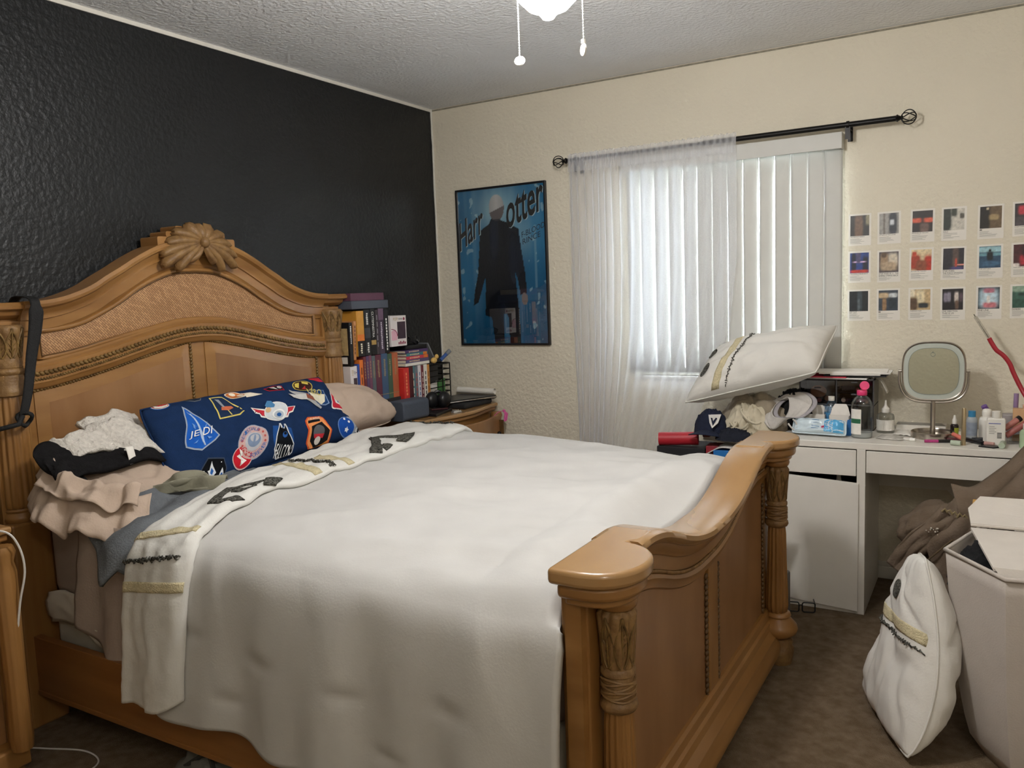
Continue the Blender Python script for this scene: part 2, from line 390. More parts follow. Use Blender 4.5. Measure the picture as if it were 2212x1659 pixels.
# ================================================================ bed
YC = -1.885
bed = thing('bed', 'honey oak carved bed with woven cane headboard and sweeping footboard', 'bed', (1.2, YC, 0))
TOP = [(0, 1.700), (.07, 1.697), (.14, 1.685), (.21, 1.664), (.29, 1.627), (.37, 1.582), (.43, 1.55), (.48, 1.521), (.54, 1.496), (.60, 1.478), (.67, 1.467), (.84, 1.462)]
CT = [(0, 1.579), (.09, 1.574), (.17, 1.551), (.27, 1.505), (.35, 1.455), (.42, 1.420), (.50, 1.386), (.58, 1.369), (.68, 1.361)]
CB = [(0, 1.376), (.1, 1.371), (.2, 1.353), (.32, 1.330), (.42, 1.310), (.52, 1.287), (.62, 1.271), (.70, 1.264)]
RP = [(0, 1.328), (.1, 1.322), (.2, 1.304), (.32, 1.276), (.44, 1.248), (.55, 1.227), (.65, 1.210), (.75, 1.203)]
PT = [(0, 1.285), (.05, 1.281), (.15, 1.262), (.27, 1.236), (.42, 1.201), (.58, 1.170), (.7, 1.155)]
def cv(pts, y): return smooth_interp(abs(y-YC), pts)
HX = .085           # face of the headboard boards
hw = .80
ys = [YC-hw+2*hw*i/64 for i in range(65)]
poly = [(y, cv(TOP, y)-.012) for y in ys]+[(YC+hw, .32), (YC-hw, .32)]
hb = M().prism(poly, lambda a, b: Vector((.035, a, b)), lambda a, b: Vector((HX, a, b))).build('headboard', oak, bed, smooth=30)
def arch(pts, dz, prof, y0, y1, n=72):
    "moulding swept along one of the arched curves; profile (normal, outward x)"
    P = []; 
    for i in range(n+1):
        y = lerp(y0, y1, i/n); P.append(Vector((HX, y, cv(pts, y)+dz)))
    def fr(i):
        t = (P[min(i+1, n)]-P[max(i-1, 0)]).normalized(); u = Vector((0, -t.z, t.y)); return u, Vector((1, 0, 0))
    return M().sweep(P, prof, fr)
crown = [(.0, -.05), (.0, .062), (-.012, .068), (-.022, .064), (-.03, .048), (-.034, .046), (-.045, .036), (-.058, .03), (-.064, .03), (-.066, .022), (-.1, .02), (-.105, .014), (-.118, .01), (-.118, -.01)]
arch(TOP, 0, crown, YC-.735, YC+.735).build('crown_moulding', oak, hb, smooth=35)
# cane panel with its rim
y0, y1 = YC-.675, YC+.675
yy = [lerp(y0, y1, i/60) for i in range(61)]
cane_m = bpy.data.materials.new('woven_cane'); cane_m.use_nodes = True
def cane_nodes(m):
    nt = m.node_tree; N = nt.nodes; L = nt.links; b = N['Principled BSDF']; b.inputs['Roughness'].default_value = .6
    tc = N.new('ShaderNodeTexCoord'); mp = N.new('ShaderNodeMapping'); mp.inputs['Rotation'].default_value = (.785, 0, 0); mp.inputs['Scale'].default_value = (0, 62, 62); L.new(tc.outputs['Object'], mp.inputs['Vector'])
    ck = N.new('ShaderNodeTexBrick'); ck.inputs['Scale'].default_value = 1; ck.inputs['Mortar Size'].default_value = .05; ck.offset = .5; ck.inputs['Brick Width'].default_value = 1.4; ck.inputs['Row Height'].default_value = .45
    sw = N.new('ShaderNodeSeparateXYZ'); cb = N.new('ShaderNodeCombineXYZ'); L.new(mp.outputs['Vector'], sw.inputs[0]); L.new(sw.outputs['Y'], cb.inputs['X']); L.new(sw.outputs['Z'], cb.inputs['Y']); L.new(cb.outputs[0], ck.inputs['Vector'])
    ck.inputs['Color1'].default_value = (*lin('BC9064'), 1); ck.inputs['Color2'].default_value = (*lin('A2774E'), 1); ck.inputs['Mortar'].default_value = (*lin('5F4028'), 1)
    L.new(ck.outputs['Color'], b.inputs['Base Color'])
    bp = N.new('ShaderNodeBump'); bp.inputs['Strength'].default_value = .6; bp.inputs['Distance'].default_value = .004; bp.invert = True; L.new(ck.outputs['Fac'], bp.inputs['Height']); L.new(bp.outputs[0], b.inputs['Normal'])
cane_nodes(cane_m)
ol = [(y, cv(CT, y)) for y in yy]+[(y, cv(CB, y)) for y in reversed(yy)]
q = M()
q.grid(lambda u, v: Vector((HX+.012-.006*(2*v-1)**2, lerp(y0, y1, u), lerp(cv(CB, lerp(y0, y1, u)), cv(CT, lerp(y0, y1, u)), v))), 60, 6)
q.build('cane_panel', cane_m, hb, smooth=60, fix=False)
P = [Vector((HX+.012, a, b)) for a, b in ol]
M().tube(P, .009, 8, closed=True).build('cane_rim', oak, hb, smooth=60)
M().tube([p+Vector((.004, 0, 0))-Vector((0, (p.y-YC)*.012, (p.z-1.4)*.06)) for p in P], .0035, 6, closed=True).build('glaze_line', oak_dark, hb, smooth=60)
# rail between cane and panels, carved rope in it
rail = [(.052, 0), (.05, .018), (.042, .024), (.034, .022), (.028, .03), (-.024, .03), (-.03, .024), (-.04, .022), (-.046, .016), (-.05, 0)]
arch(RP, 0, rail, YC-.735, YC+.735).build('rail_moulding', oak, hb, smooth=35)
gold = mat('gilded_oak_beading', '86693A', .42, hex2='523B1D', ns=35, bump=.2, bs=90)
def rope(path, r, step, name, m, parent, nrm=(1, 0, 0)):
    "row of slanted beads along a path"
    q = M(); acc = 0; N_ = Vector(nrm)
    for a, b in zip(path, path[1:]):
        d = b-a; l = d.length
        if l < 1e-6: continue
        t = d/l; sgn = t.cross(N_)
        while acc < l:
            c = a+t*acc; ax = (t+sgn*.9).normalized(); bx = ax.cross(N_)
            V, F = ell((0,0,0), 1, 7, 4, (1,1,1))
            q.add([c+ax*v.x*r*1.25+bx*v.y*step*.46+N_*v.z*r*.75 for v in V], F); acc += step
        acc -= l
    return q.build(name, m, parent, smooth=70)
def archpath(pts, dz, a, b, x, n=60): return [Vector((x, lerp(a, b, i/n), cv(pts, lerp(a, b, i/n))+dz)) for i in range(n+1)]
rope(archpath(RP, .008, YC-.73, YC+.73, HX+.032), .0095, .0165, 'carved_rope', gold, hb)
rope(archpath(RP, -.012, YC-.73, YC+.73, HX+.030), .006, .010, 'carved_bead', gold, hb)
# lower veneer panels, each with raised frame and rope edge
for a, b in ((YC-.70, YC-.045), (YC+.03, YC+.685)):
    ya = [lerp(a, b, i/30) for i in range(31)]
    olp = [(y, cv(PT, y)) for y in ya]+[(b, .40), (a, .40)]
    inn = [(lerp(a+.045, b-.045, i/30), cv(PT, lerp(a+.045, b-.045, i/30))-.05) for i in range(31)]+[(b-.045, .44), (a+.045, .44)]
    q = M(); q.prism(olp, lambda y, z: Vector((HX-.002, y, z)), lambda y, z: Vector((HX+.004, y, z)))
    p = q.build('lower_panel', oak, hb, smooth=30)
    f = M(); n = len(inn)
    f.add([Vector((HX+.004, *c)) for c in olp]+[Vector((HX+.014, *c)) for c in inn], [(i, (i+1) % n, n+(i+1) % n, n+i) for i in range(n)])
    f.build('panel_bevel', oak, p, smooth=20)
    M().poly([Vector((HX+.0141, *c)) for c in inn]).build('veneer', oak_panel, p, smooth=0)
    rope([Vector((HX+.008, *c)) for c in olp[:31]], .0065, .012, 'carved_rope', gold, p)
    e = b if b < YC else b
    rope([Vector((HX+.008, b, cv(PT, b)-.005)), Vector((HX+.008, b, .55))], .0075, .014, 'carved_rope', gold, p)
# shell
sh = M()
def lobe(th, l, wd, base=(0, 1.688), curl=.016, dep=.03, bend=0.):
    pts = []
    def f(u, v):
        s = u*l; w_ = wd*(.28+.72*sin(min(1, u*1.15)*PI/2))*(1 if u < .82 else max(0.12, math.sqrt(max(0, 1-((u-.82)/.18)**2))))
        t = (v*2-1); th2 = th+bend*u*u
        c = Vector((0, base[0]+sin(th2)*s, base[1]+cos(th2)*s)); nn = Vector((0, cos(th2), -sin(th2)))
        x = HX+.066+dep*(1-t*t)*(.45+.55*u)+curl*sin(u*PI)*.6-.03*u*u+(.006 if abs(t) > .85 else 0)
        return Vector((x, YC+c.y+nn.y*t*w_, c.z+nn.z*t*w_))
    sh.grid(f, 12, 8)
for k, (a, l) in enumerate(((0, .072), (38, .088), (-38, .088), (66, .125), (-66, .125), (86, .155), (-86, .155), (100, .19), (-100, .19), (112, .205), (-112, .205), (128, .16), (-128, .16))):
    lobe(math.radians(a), l, .026 if abs(a) < 60 else .019, bend=.12*(1 if a > 0 else -1 if a < 0 else 0)*(abs(a) > 60))
for s in (1, -1): lobe(math.radians(158*s), .115, .014, bend=-.45*s)
sh.sphere((HX+.09, YC, 1.686), .017, 12, 8)
sh.build('carved_shell', oak_carved, hb, smooth=70, solid=.012, soff=0, fix=False)
bk = M()
for i, (w_, z0, z1) in enumerate(((.19, 1.66, 1.706), (.145, 1.706, 1.728), (.095, 1.728, 1.752))):
    bk.prism(rrect(YC, (z0+z1)/2, w_-.02*i*0, (z1-z0)/2, .008), lambda a, b: Vector((.03, a, b)), lambda a, b, i=i: Vector((HX+.05-.006*i, a, b)))
bk.build('shell_backing', oak, hb, smooth=30)
# headboard posts
def leaves(cx, cy, rf, z0, z1, n, m, parent, w_=.36, r_=.0034, name='carved_leaf'):
    "raised acanthus outlines wrapped round a turned capital"
    q = M()
    def P(a, z, o=0): r = rf(z)+o; return Vector((cx+r*cos(a), cy+r*sin(a), z))
    for k in range(n):
        a = 2*PI*k/n
        for s in (-1, 1):
            q.tube([P(a+s*w_*(.25+.75*sin(PI*min(1, t*1.15)**.8))*(1 if t < .8 else (1-t)/.2), lerp(z0, z1, t), .001) for t in [i/10 for i in range(11)]], r_, 6)
            for t in (.25, .45, .65): q.tube([P(a, lerp(z0, z1, t-.08)), P(a+s*w_*.75*sin(PI*t), lerp(z0, z1, t+.08))], r_*.55, 5)
        q.tube([P(a, z0), P(a, lerp(z0, z1, .5), .001), P(a, z1, .002)], r_*.8, 6)
    return q.build(name, m, parent, smooth=70)
def post(yc):
    q = M(); q.box(.03, yc-.062, 0, .105, yc+.062, 1.40)
    p = q.build('headboard_post', oak_v, hb, smooth=0, bevel=.004)
    M().prism([(0, 1.462), (.068, 1.462), (.076, 1.452), (.074, 1.44), (.06, 1.434), (.056, 1.42), (.044, 1.408), (.03, 1.404), (.028, 1.393), (.0, 1.393)],
              lambda a, b: Vector((.03+a*1.5, yc-.062-a*.36, b)), lambda a, b: Vector((.03+a*1.5, yc+.062+a*.36, b))).build('post_cap', oak, p, smooth=30)
    cx = .098
    M().lathe([(.05, 1.245), (.052, 1.26), (.05, 1.274), (.049, 1.28), (.050, 1.30), (.053, 1.32), (.056, 1.34), (.060, 1.36), (.063, 1.375), (.06, 1.384), (.054, 1.388)], (cx, yc, 0), 60,
              mod=lambda t, h: 1+(.12*abs(sin(t*5+.35*sin((h-1.275)*60)))-.07 if 1.275 < h < 1.38 else 0)).build('carved_capital', oak_carved, p, smooth=60)
    leaves(cx, yc, lambda z: interp(z, [(1.275, .048), (1.33, .056), (1.38, .063)]), 1.278, 1.376, 9, gold, p)
    M().lathe([(.048, 1.245), (.056, 1.238), (.056, 1.226), (.05, 1.22), (.053, 1.2), (.053, 1.18), (.058, 1.172), (.06, 1.162), (.058, 1.152), (.048, 1.148)], (cx, yc, 0), 36).build('carved_band', oak_carved, p, smooth=50)
    M().lathe([(.046, 1.148), (.05, 1.12), (.054, .95), (.058, .80), (.056, .775), (.05, .766)], (cx, yc, 0), 96, mod=lambda t, h: 1-.09*abs(sin(t*8))**3).build('fluted_column', oak_v, p, smooth=60)
    M().lathe([(.05, .766), (.054, .76), (.05, .752), (.058, .74), (.06, .73), (.055, .72)], (cx, yc, 0), 36).build('column_base', oak_v, p, smooth=50)
    M().box(.03, yc-.066, 0, .16, yc+.066, .72).build('post_block', oak_v, p, smooth=0, bevel=.008)
post(YC-.79); post(YC+.79)

# side rails
for nm_y in (-2.695, -1.07):
    q = M(); q.box(.16, nm_y-.014, .118, 2.20, nm_y+.014, .325).box(.16, nm_y-.018, .118, 2.2, nm_y+.018, .135)
    q.build('side_rail', mat('oak_side_rail', '9C6A38', .42, hex2='83562C', ns=5, stretch=(.3, 2, 3), coat=.2), bed, smooth=0, bevel=.003)

# footboard
rope_m = mat('dark_carved_oak', '664A28', .5, hex2='4C361C', ns=35, bump=.2, bs=90)
FC = -1.87
FZ = [(0, .748), (.1, .751), (.2, .766), (.3, .793), (.4, .828), (.48, .852), (.56, .865), (.62, .866), (.9, .866)]
def fz(y): return smooth_interp(abs(y-FC), FZ)
ys = [FC-.84+1.68*i/70 for i in range(71)]
poly = [(y, fz(y)-.03) for y in ys]+[(FC+.84, .1), (FC-.84, .1)]
fb = M().prism(poly, lambda a, b: Vector((2.205, a, b)), lambda a, b: Vector((2.243, a, b))).build('footboard', oak, bed, smooth=30)
def frail(dz, prof, a, b, n=70):
    P = [Vector((0, lerp(a, b, i/n), fz(lerp(a, b, i/n))+dz)) for i in range(n+1)]
    def fr(i):
        t = (P[min(i+1, n)]-P[max(i-1, 0)]).normalized(); return Vector((0, -t.z, t.y)), Vector((1, 0, 0))
    return M().sweep(P, prof, fr)
frail(0, [(-.006, 2.178), (.0, 2.186), (0, 2.292), (-.006, 2.302), (-.018, 2.305), (-.028, 2.298), (-.034, 2.288), (-.034, 2.186), (-.02, 2.176)], FC-.64, FC+.64).build('top_rail', oak_cap, fb, smooth=45)
frail(-.034, [(0, 2.19), (0, 2.286), (-.012, 2.282), (-.022, 2.272), (-.03, 2.268), (-.034, 2.26), (-.068, 2.258), (-.07, 2.248), (-.07, 2.19)], FC-.74, FC+.74).build('rail_moulding', oak, fb, smooth=35)
rope([Vector((2.256, FC-.7+1.4*i/60, fz(FC-.7+1.4*i/60)-.112)) for i in range(61)], .006, .009, 'carved_bead', oak_carved, fb)
frail(-.118, [(0, 2.22), (0, 2.256), (-.01, 2.262), (-.02, 2.256), (-.034, 2.254), (-.04, 2.246), (-.04, 2.22)], FC-.74, FC+.74).build('apron_moulding', oak, fb, smooth=35)
M().box(2.24, FC+.01, .16, 2.254, FC+.10, fz(FC)-.10).build('stile', oak_v, fb, smooth=0, bevel=.002)
for a, b in ((FC-.69, FC-.005), (FC+.115, FC+.69)):
    n = 30; top_ = [(lerp(b, a, i/n), fz(lerp(b, a, i/n))-.16) for i in range(n+1)]
    olp = top_+[(a, .185), (b, .185)]
    p = M().prism(olp, lambda y, z: Vector((2.24, y, z)), lambda y, z: Vector((2.2455, y, z))).build('veneer_panel', oak_panel, fb, smooth=0)
    for path in ([(b, .2), (b, fz(b)-.165)], [(a, .2), (a, fz(a)-.165)], [(a, .195), (b, .195)]):
        rope([Vector((2.249, *c)) for c in path], .0085, .017, 'carved_rope', rope_m, p)
bm_ = M().prism([(2.20, .205), (2.255, .205), (2.262, .196), (2.264, .17), (2.272, .163), (2.276, .14), (2.284, .13), (2.296, .118), (2.300, .10), (2.308, .085), (2.31, .06), (2.306, .045), (2.20, .045)],
    lambda a, b: Vector((a, FC-.80, b)), lambda a, b: Vector((a, FC+.80, b))).build('base_moulding', oak, fb, smooth=25)
def fpost(yc, s):
    "s is the side the post stands on (+1 towards the window)"
    def Y(d): return yc+s*d
    p = M().box(2.185, yc-.062, .03, 2.248, yc+.062, .80).build('footboard_post', oak_v, fb, smooth=0, bevel=.004)
    def cap(k, z0, z1, nm, m, bev):
        pts = [(2.186+k, -.215), (2.186+k, .125-k), (2.262, .128-k)]
        for i in range(15):
            a = PI/2-(PI*.98)*i/14; pts.append((2.268+(.098-k)*cos(a), .008+(.118-k)*sin(a)))
        pts += [(2.296-k, -.135+k*.5), (2.292-k, -.215)]
        M().prism(pts, lambda a, b: Vector((a, Y(b), z0)), lambda a, b: Vector((a, Y(b), z1))).build(nm, m, p, smooth=30, bevel=bev, seg=3)
    cap(0, .832, .867, 'post_cap', oak_cap, .010)
    cap(.014, .800, .833, 'cap_moulding', oak, .010)
    cap(.028, .785, .801, 'cap_necking', oak, .004)
    cx = 2.287; cy = yc
    M().lathe([(.034, .79), (.044, .783), (.046, .772), (.042, .762), (.036, .757)], (cx, cy, 0), 30).build('column_ring', oak, p, smooth=50)
    M().lathe([(.036, .757), (.042, .747), (.041, .735), (.040, .72), (.038, .70), (.037, .68), (.035, .65), (.033, .628)], (cx, cy, 0), 96, mod=lambda t, h: 1+.16*abs(sin(t*5+(h-.628)*12*(1 if sin(t*5) > 0 else -1)))-.09).build('carved_capital', oak_carved, p, smooth=60)
    leaves(cx, cy, lambda z: interp(z, [(.628, .033), (.69, .037), (.745, .041)]), .632, .746, 7, gold, p, .42, .0026)
    M().lathe([(.033, .628), (.038, .622), (.038, .612), (.033, .608), (.035, .598), (.036, .565), (.034, .556), (.04, .55), (.042, .54), (.038, .532), (.031, .528)], (cx, cy, 0), 40, mod=lambda t, h: 1+(.03*sin(t*3+h*260) if .556 < h < .6 else 0)).build('carved_band', oak_carved, p, smooth=50)
    tw = M()
    for i in range(7): tw.tube([(cx+.0365*cos(a), cy+.0365*sin(a), .562+.0065*i+.004*sin(a*2+i*1.9)) for a in [2*PI*j/20 for j in range(20)]], .0033, 5, closed=True)
    tw.build('twine_band', oak_carved, p, smooth=70)
    M().lathe([(.031, .528), (.034, .50), (.036, .40), (.041, .27), (.042, .225), (.038, .20), (.03, .195)], (cx, cy, 0), 84, mod=lambda t, h: 1-.12*abs(sin(t*7))**3).build('fluted_column', oak_v, p, smooth=60)
    M().lathe([(.034, .20), (.042, .195), (.045, .185), (.04, .178), (.048, .17), (.066, .15), (.07, .135), (.066, .12), (.05, .108), (.04, .10)], (cx+.006, cy, 0), 36).build('column_base', oak, p, smooth=50)
    M().lathe([(.032, .10), (.042, .098), (.046, .085), (.043, .07), (.05, .06), (.052, .045), (.048, .02), (.044, .0), (.0, .0)], (cx+.01, cy, 0), 40, mod=lambda t, h: 1+(.05*sin(t*6) if .05 < h < .09 else 0)).build('bun_foot', oak_carved, p, smooth=60)
fpost(-2.625, -1); fpost(-1.115, 1)

# mattress and box spring
bx = M().prism(rrect(1.17, -1.88, 1.0, .765, .05), lambda a, b: Vector((a, b, .27)), lambda a, b: Vector((a, b, .45))).build('box_spring',
    mat('box_spring_cover', 'C9C4B6', .9, n=.04, ns=12, bump=.1, bs=120), None, smooth=30, bevel=.03, seg=3, label='off white covered box spring under the mattress', cat='box spring')
mt_ = M().prism(rrect(1.18, -1.88, 1.0, .775, .08), lambda a, b: Vector((a, b, .45)), lambda a, b: Vector((a, b, .735)))
sheet_m = mat('beige_bed_sheet', 'A5958A', .92, n=.04, ns=6, bump=.12, bs=150, spec=.15)
mt_ = mt_.build('mattress', sheet_m, None, smooth=30, bevel=.05, seg=4, label='mattress in beige fitted sheet on the oak bed', cat='mattress')
def sheetfn(u, v):
    x = lerp(.42, .86, u); hem = lerp(.40, .245, min(1, u*1.6)); z = lerp(.75, hem, v)
    return Vector((x+.01*sin(v*5), -2.672-.022*sin(v*1.5)-.012*(.3+v)*sin(u*16+v*2)-.008*nz(u*5, v*4), z))
M().grid(sheetfn, 40, 24).build('bed_sheet', sheet_m, None, smooth=180, solid=.003, label='beige flat sheet hanging down beside the mattress', cat='bed sheet')
M().grid(lambda u, v: Vector((lerp(.2, .55, u), -2.66-.012*sin(v*PI)-.01*nz(u*6, v*5)-.006, lerp(.475, .37-.03*u, v)+.02*sin(u*5))), 20, 8).build('sheet_hem', mat('pale_sheet', 'CFC9BC', .9, n=.03, ns=8), None, smooth=180, solid=.004,
    label='pale fitted sheet edge bunched between mattress and box spring', cat='bed sheet')

# comforter: one cross-section swept along the bed
CS = [(-2.775, .255), (-2.765, .43), (-2.745, .61), (-2.702, .722), (-2.60, .783), (-2.3, .806), (-1.88, .814), (-1.4, .818), (-1.12, .81), (-.985, .77), (-.935, .69), (-.93, .56)]
def cs(t):
    i = [(k, p[0]) for k, p in enumerate(CS)]; j = [(k, p[1]) for k, p in enumerate(CS)]
    return smooth_interp(t, i), smooth_interp(t, j)
def comf_base(x, t):
    y, z = cs(t)
    hemw = max(0, 1-t/3)
    y -= hemw*(.012*sin(x*13+1)+.014*nz(x*3, 5)+.01*sin(x*29))
    if t < 1.2: z += (1.2-t)/1.2*(.03*nz(x*2.4, 9)+.012*sin(x*17))
    topw = min(1, max(0, (t-3)/1.2))*min(1, max(0, (9.6-t)/1.2))
    wr = .012*nz(x*1.1-y*.6, y*3.2, 1)-.022*abs(nz(x*1.5+y*1.9, y*4.2-x*1.4, 2))-.010*abs(nz(x*3.2+y*4.5, y*7-x*2.5, 6))+.004*nz(x*9+y*8, y*7, 3)
    wr += .007*max(0, 1-abs(nz(x*1.1+y*1.7, y*3.0-x*.9, 11))*6)*(.5+.5*nz(x*1.3, y*1.3, 12))+.004*max(0, 1-abs(nz(x*2.3+y*2.6, y*5.2-x*2.1, 15))*5)
    z += topw*wr
    y += (1-topw)*(.008*nz(x*5, z*3, 7)-.014*abs(nz(x*2.2+z*.5, z*1.3, 9))-.006*max(0, 1-abs(nz(x*3.1+z*.8, z*1.1, 13))*5))
    # stitched tufts
    for (tx, ty) in ((1.35, -2.15), (1.0, -1.6), (1.45, -1.5), (1.85, -2.2), (1.9, -1.4)):
        d2 = ((x-tx)/.06)**2+((y-ty)/.03)**2
        if d2 < 9: z -= topw*.006*math.exp(-d2)
    fe = min(1, max(0, (t-6.3)/2.6))*min(1, max(0, (x-1.35)/.75)); fe = fe*fe*(3-2*fe)
    z -= .062*fe; y -= .05*fe
    if x > 1.95:                                   # puffs up, then meets the footboard rail
        e = min(1, (x-1.95)/.22); k = e*e*(3-2*e)
        z += topw*(.022*sin(e*PI)+.012*e*nz(y*6, x*9, 5))
        z = lerp(z, min(z, fz(y)-.014), topw*k)
        z -= topw*.10*max(0, (x-2.155)/.03)
    return Vector((x, y, z))
def dent(p, c, n_, s, d):
    k = ((p-Vector(c)).length/s)**2
    return d*math.exp(-k) if k < 9 else 0
TUF = [(1.05, .52), (1.33, .49), (1.62, .47), (1.93, .5), (1.2, .36), (1.75, .34)]
def comf_pt(x, t):
    p = comf_base(x, t)
    if t < 2.6:
        for a, b in TUF:
            d2 = ((p.x-a)/.045)**2+((p.z-b)/.02)**2
            if d2 < 9: p.y += .010*math.exp(-d2)
            if 0 < p.z-b < .10 and abs(p.x-a) < .05: p.y -= .004*(1-abs(p.x-a)/.05)*(1-(p.z-b)/.1)
    return p
def comf_fn(u, v):
    t = v*11; x = lerp(interp(t, [(0, .80), (3.3, .82), (4, .80), (5, .74), (6, .70), (7, .58), (9, .60)]), lerp(2.20, 2.172, min(1, max(0, (t-2.6)/1.2))), u)
    return comf_pt(x, t)
cf = M().grid(comf_fn, 150, 190).build('comforter', comf, None, smooth=180, solid=.022, fix=False, label='white puffy comforter spread over the bed and hanging down its near side', cat='comforter')
# turned back end of the comforter
XL = [(0, .745), (1, .755), (2, .765), (3, .77), (4, .79), (5, .70), (6, .63), (7, .51), (8, .50), (9, .55), (11, .60)]
XRr = [(0, 1.035), (1, 1.045), (2, 1.05), (3, 1.045), (4, .99), (5, .925), (6, .925), (7, .91), (8, .885), (9, .86), (11, .85)]
def band_pt(w_, t, off=.0):
    "w_ 0..1 across the band, t along it"
    x = lerp(smooth_interp(t, XL), smooth_interp(t, XRr), w_)
    p = comf_base(x, t); e = .02
    a = comf_base(x, min(11, t+e)); b = comf_base(x, max(0, t-e)); tg = (a-b); tg.x = 0; tg.normalize()
    n_ = Vector((0, -tg.z, tg.y))
    th = .028*min(1, (min(w_, 1-w_)/.10+.05))**.5
    wr = .004*sin(w_*25+3*nz(t*1.5, w_*2))*(.5+.5*nz(t*2, 4))+.003*nz(w_*9, t*5)
    return p+n_*(.003+th+wr+off)
bd = M().grid(lambda u, v: band_pt(u, lerp(.02+.42*u**3, 10.2, v)), 26, 190).build('turned_back_edge', comf2, cf, smooth=180, solid=.02, fix=False, label='white reverse side folded over')
def decal(name, m, pts_fn, nu, nv, off=.003, solid=.004):
    return M().grid(lambda u, v: band_pt(*pts_fn(u, v), off), nu, nv).build(name, m, bd, smooth=180, solid=solid, fix=False)
def strip(name, m, q4, nu=10, nv=6, off=.003, solid=.004):
    a, b, c, d = q4
    return decal(name, m, lambda u, v: (lerp(lerp(a[0], b[0], u), lerp(d[0], c[0], u), v), lerp(lerp(a[1], b[1], u), lerp(d[1], c[1], u), v)), nu, nv, off, solid)
strip('cream_stripe', cream_fab, [(.0, 3.0), (.93, 3.6), (.93, 3.8), (.0, 3.22)], 20, 4)
strip('cream_stripe', cream_fab, [(.0, 1.9), (.97, 2.16), (.97, 2.38), (.0, 2.1)], 20, 4)
strip('cream_stripe', cream_fab, [(.12, 5.52), (.97, 5.52), (.97, 5.61), (.12, 5.64)], 16, 3)
strip('cream_stripe', cream_fab, [(.36, 5.91), (.97, 5.90), (.97, 5.99), (.36, 6.01)], 16, 3)
strip('cream_stripe', cream_fab, [(.05, 8.75), (.5, 8.7), (.5, 9.1), (.05, 9.1)], 12, 3)
def fringe(w0, t0, w1, t1, name='black_fringe'):
    q = M(); rr = random.Random(3); n = 70
    for k in range(n):
        f = k/(n-1); w_ = lerp(w0, w1, f)+rr.uniform(-.02, .02); t = lerp(t0, t1, f)+rr.uniform(-.02, .02)
        p = band_pt(min(.99, max(.01, w_)), t, .004); d = Vector((rr.uniform(-1, 1), rr.uniform(-.5, .5), rr.uniform(-.6, .6)))*.011
        q.tube([p-d, p+Vector((0, -.002, .004)), p+d], .0026, 5)
    return q.build(name, black_fab, bd, smooth=180)
fringe(.02, 2.53, .88, 2.88); fringe(.15, 5.75, .98, 5.73); fringe(.05, 8.3, .85, 8.15)
def applique(quads):
    q = M()
    for a, b, c, d in quads:
        q.grid(lambda u, v: band_pt(lerp(lerp(a[0], b[0], u), lerp(d[0], c[0], u), v), lerp(lerp(a[1], b[1], u), lerp(d[1], c[1], u), v), .005+.001*nz(u*9, v*9)), 8, 5)
    q.build('black_applique', black_fab, bd, smooth=180, solid=.005, fix=False)
applique([[(.33, 4.78), (.56, 4.33), (.70, 4.40), (.47, 4.80)], [(.56, 4.33), (.93, 4.45), (.97, 4.62), (.66, 4.46)], [(.62, 4.66), (.76, 4.70), (.87, 4.88), (.70, 4.88)],
          [(.34, 4.77), (.40, 4.76), (.90, 5.10), (.86, 5.16)], [(.80, 5.05), (.92, 5.15), (1.0, 5.03), (.93, 4.92)]])
applique([[(.42, 6.70), (.90, 6.22), (.97, 6.34), (.58, 6.66)], [(.42, 6.68), (.50, 6.62), (.84, 6.86), (.80, 6.95)], [(.74, 6.88), (.84, 6.96), (.95, 6.66), (.88, 6.60)], [(.80, 6.50), (.86, 6.40), (.96, 6.40), (.92, 6.52)]])

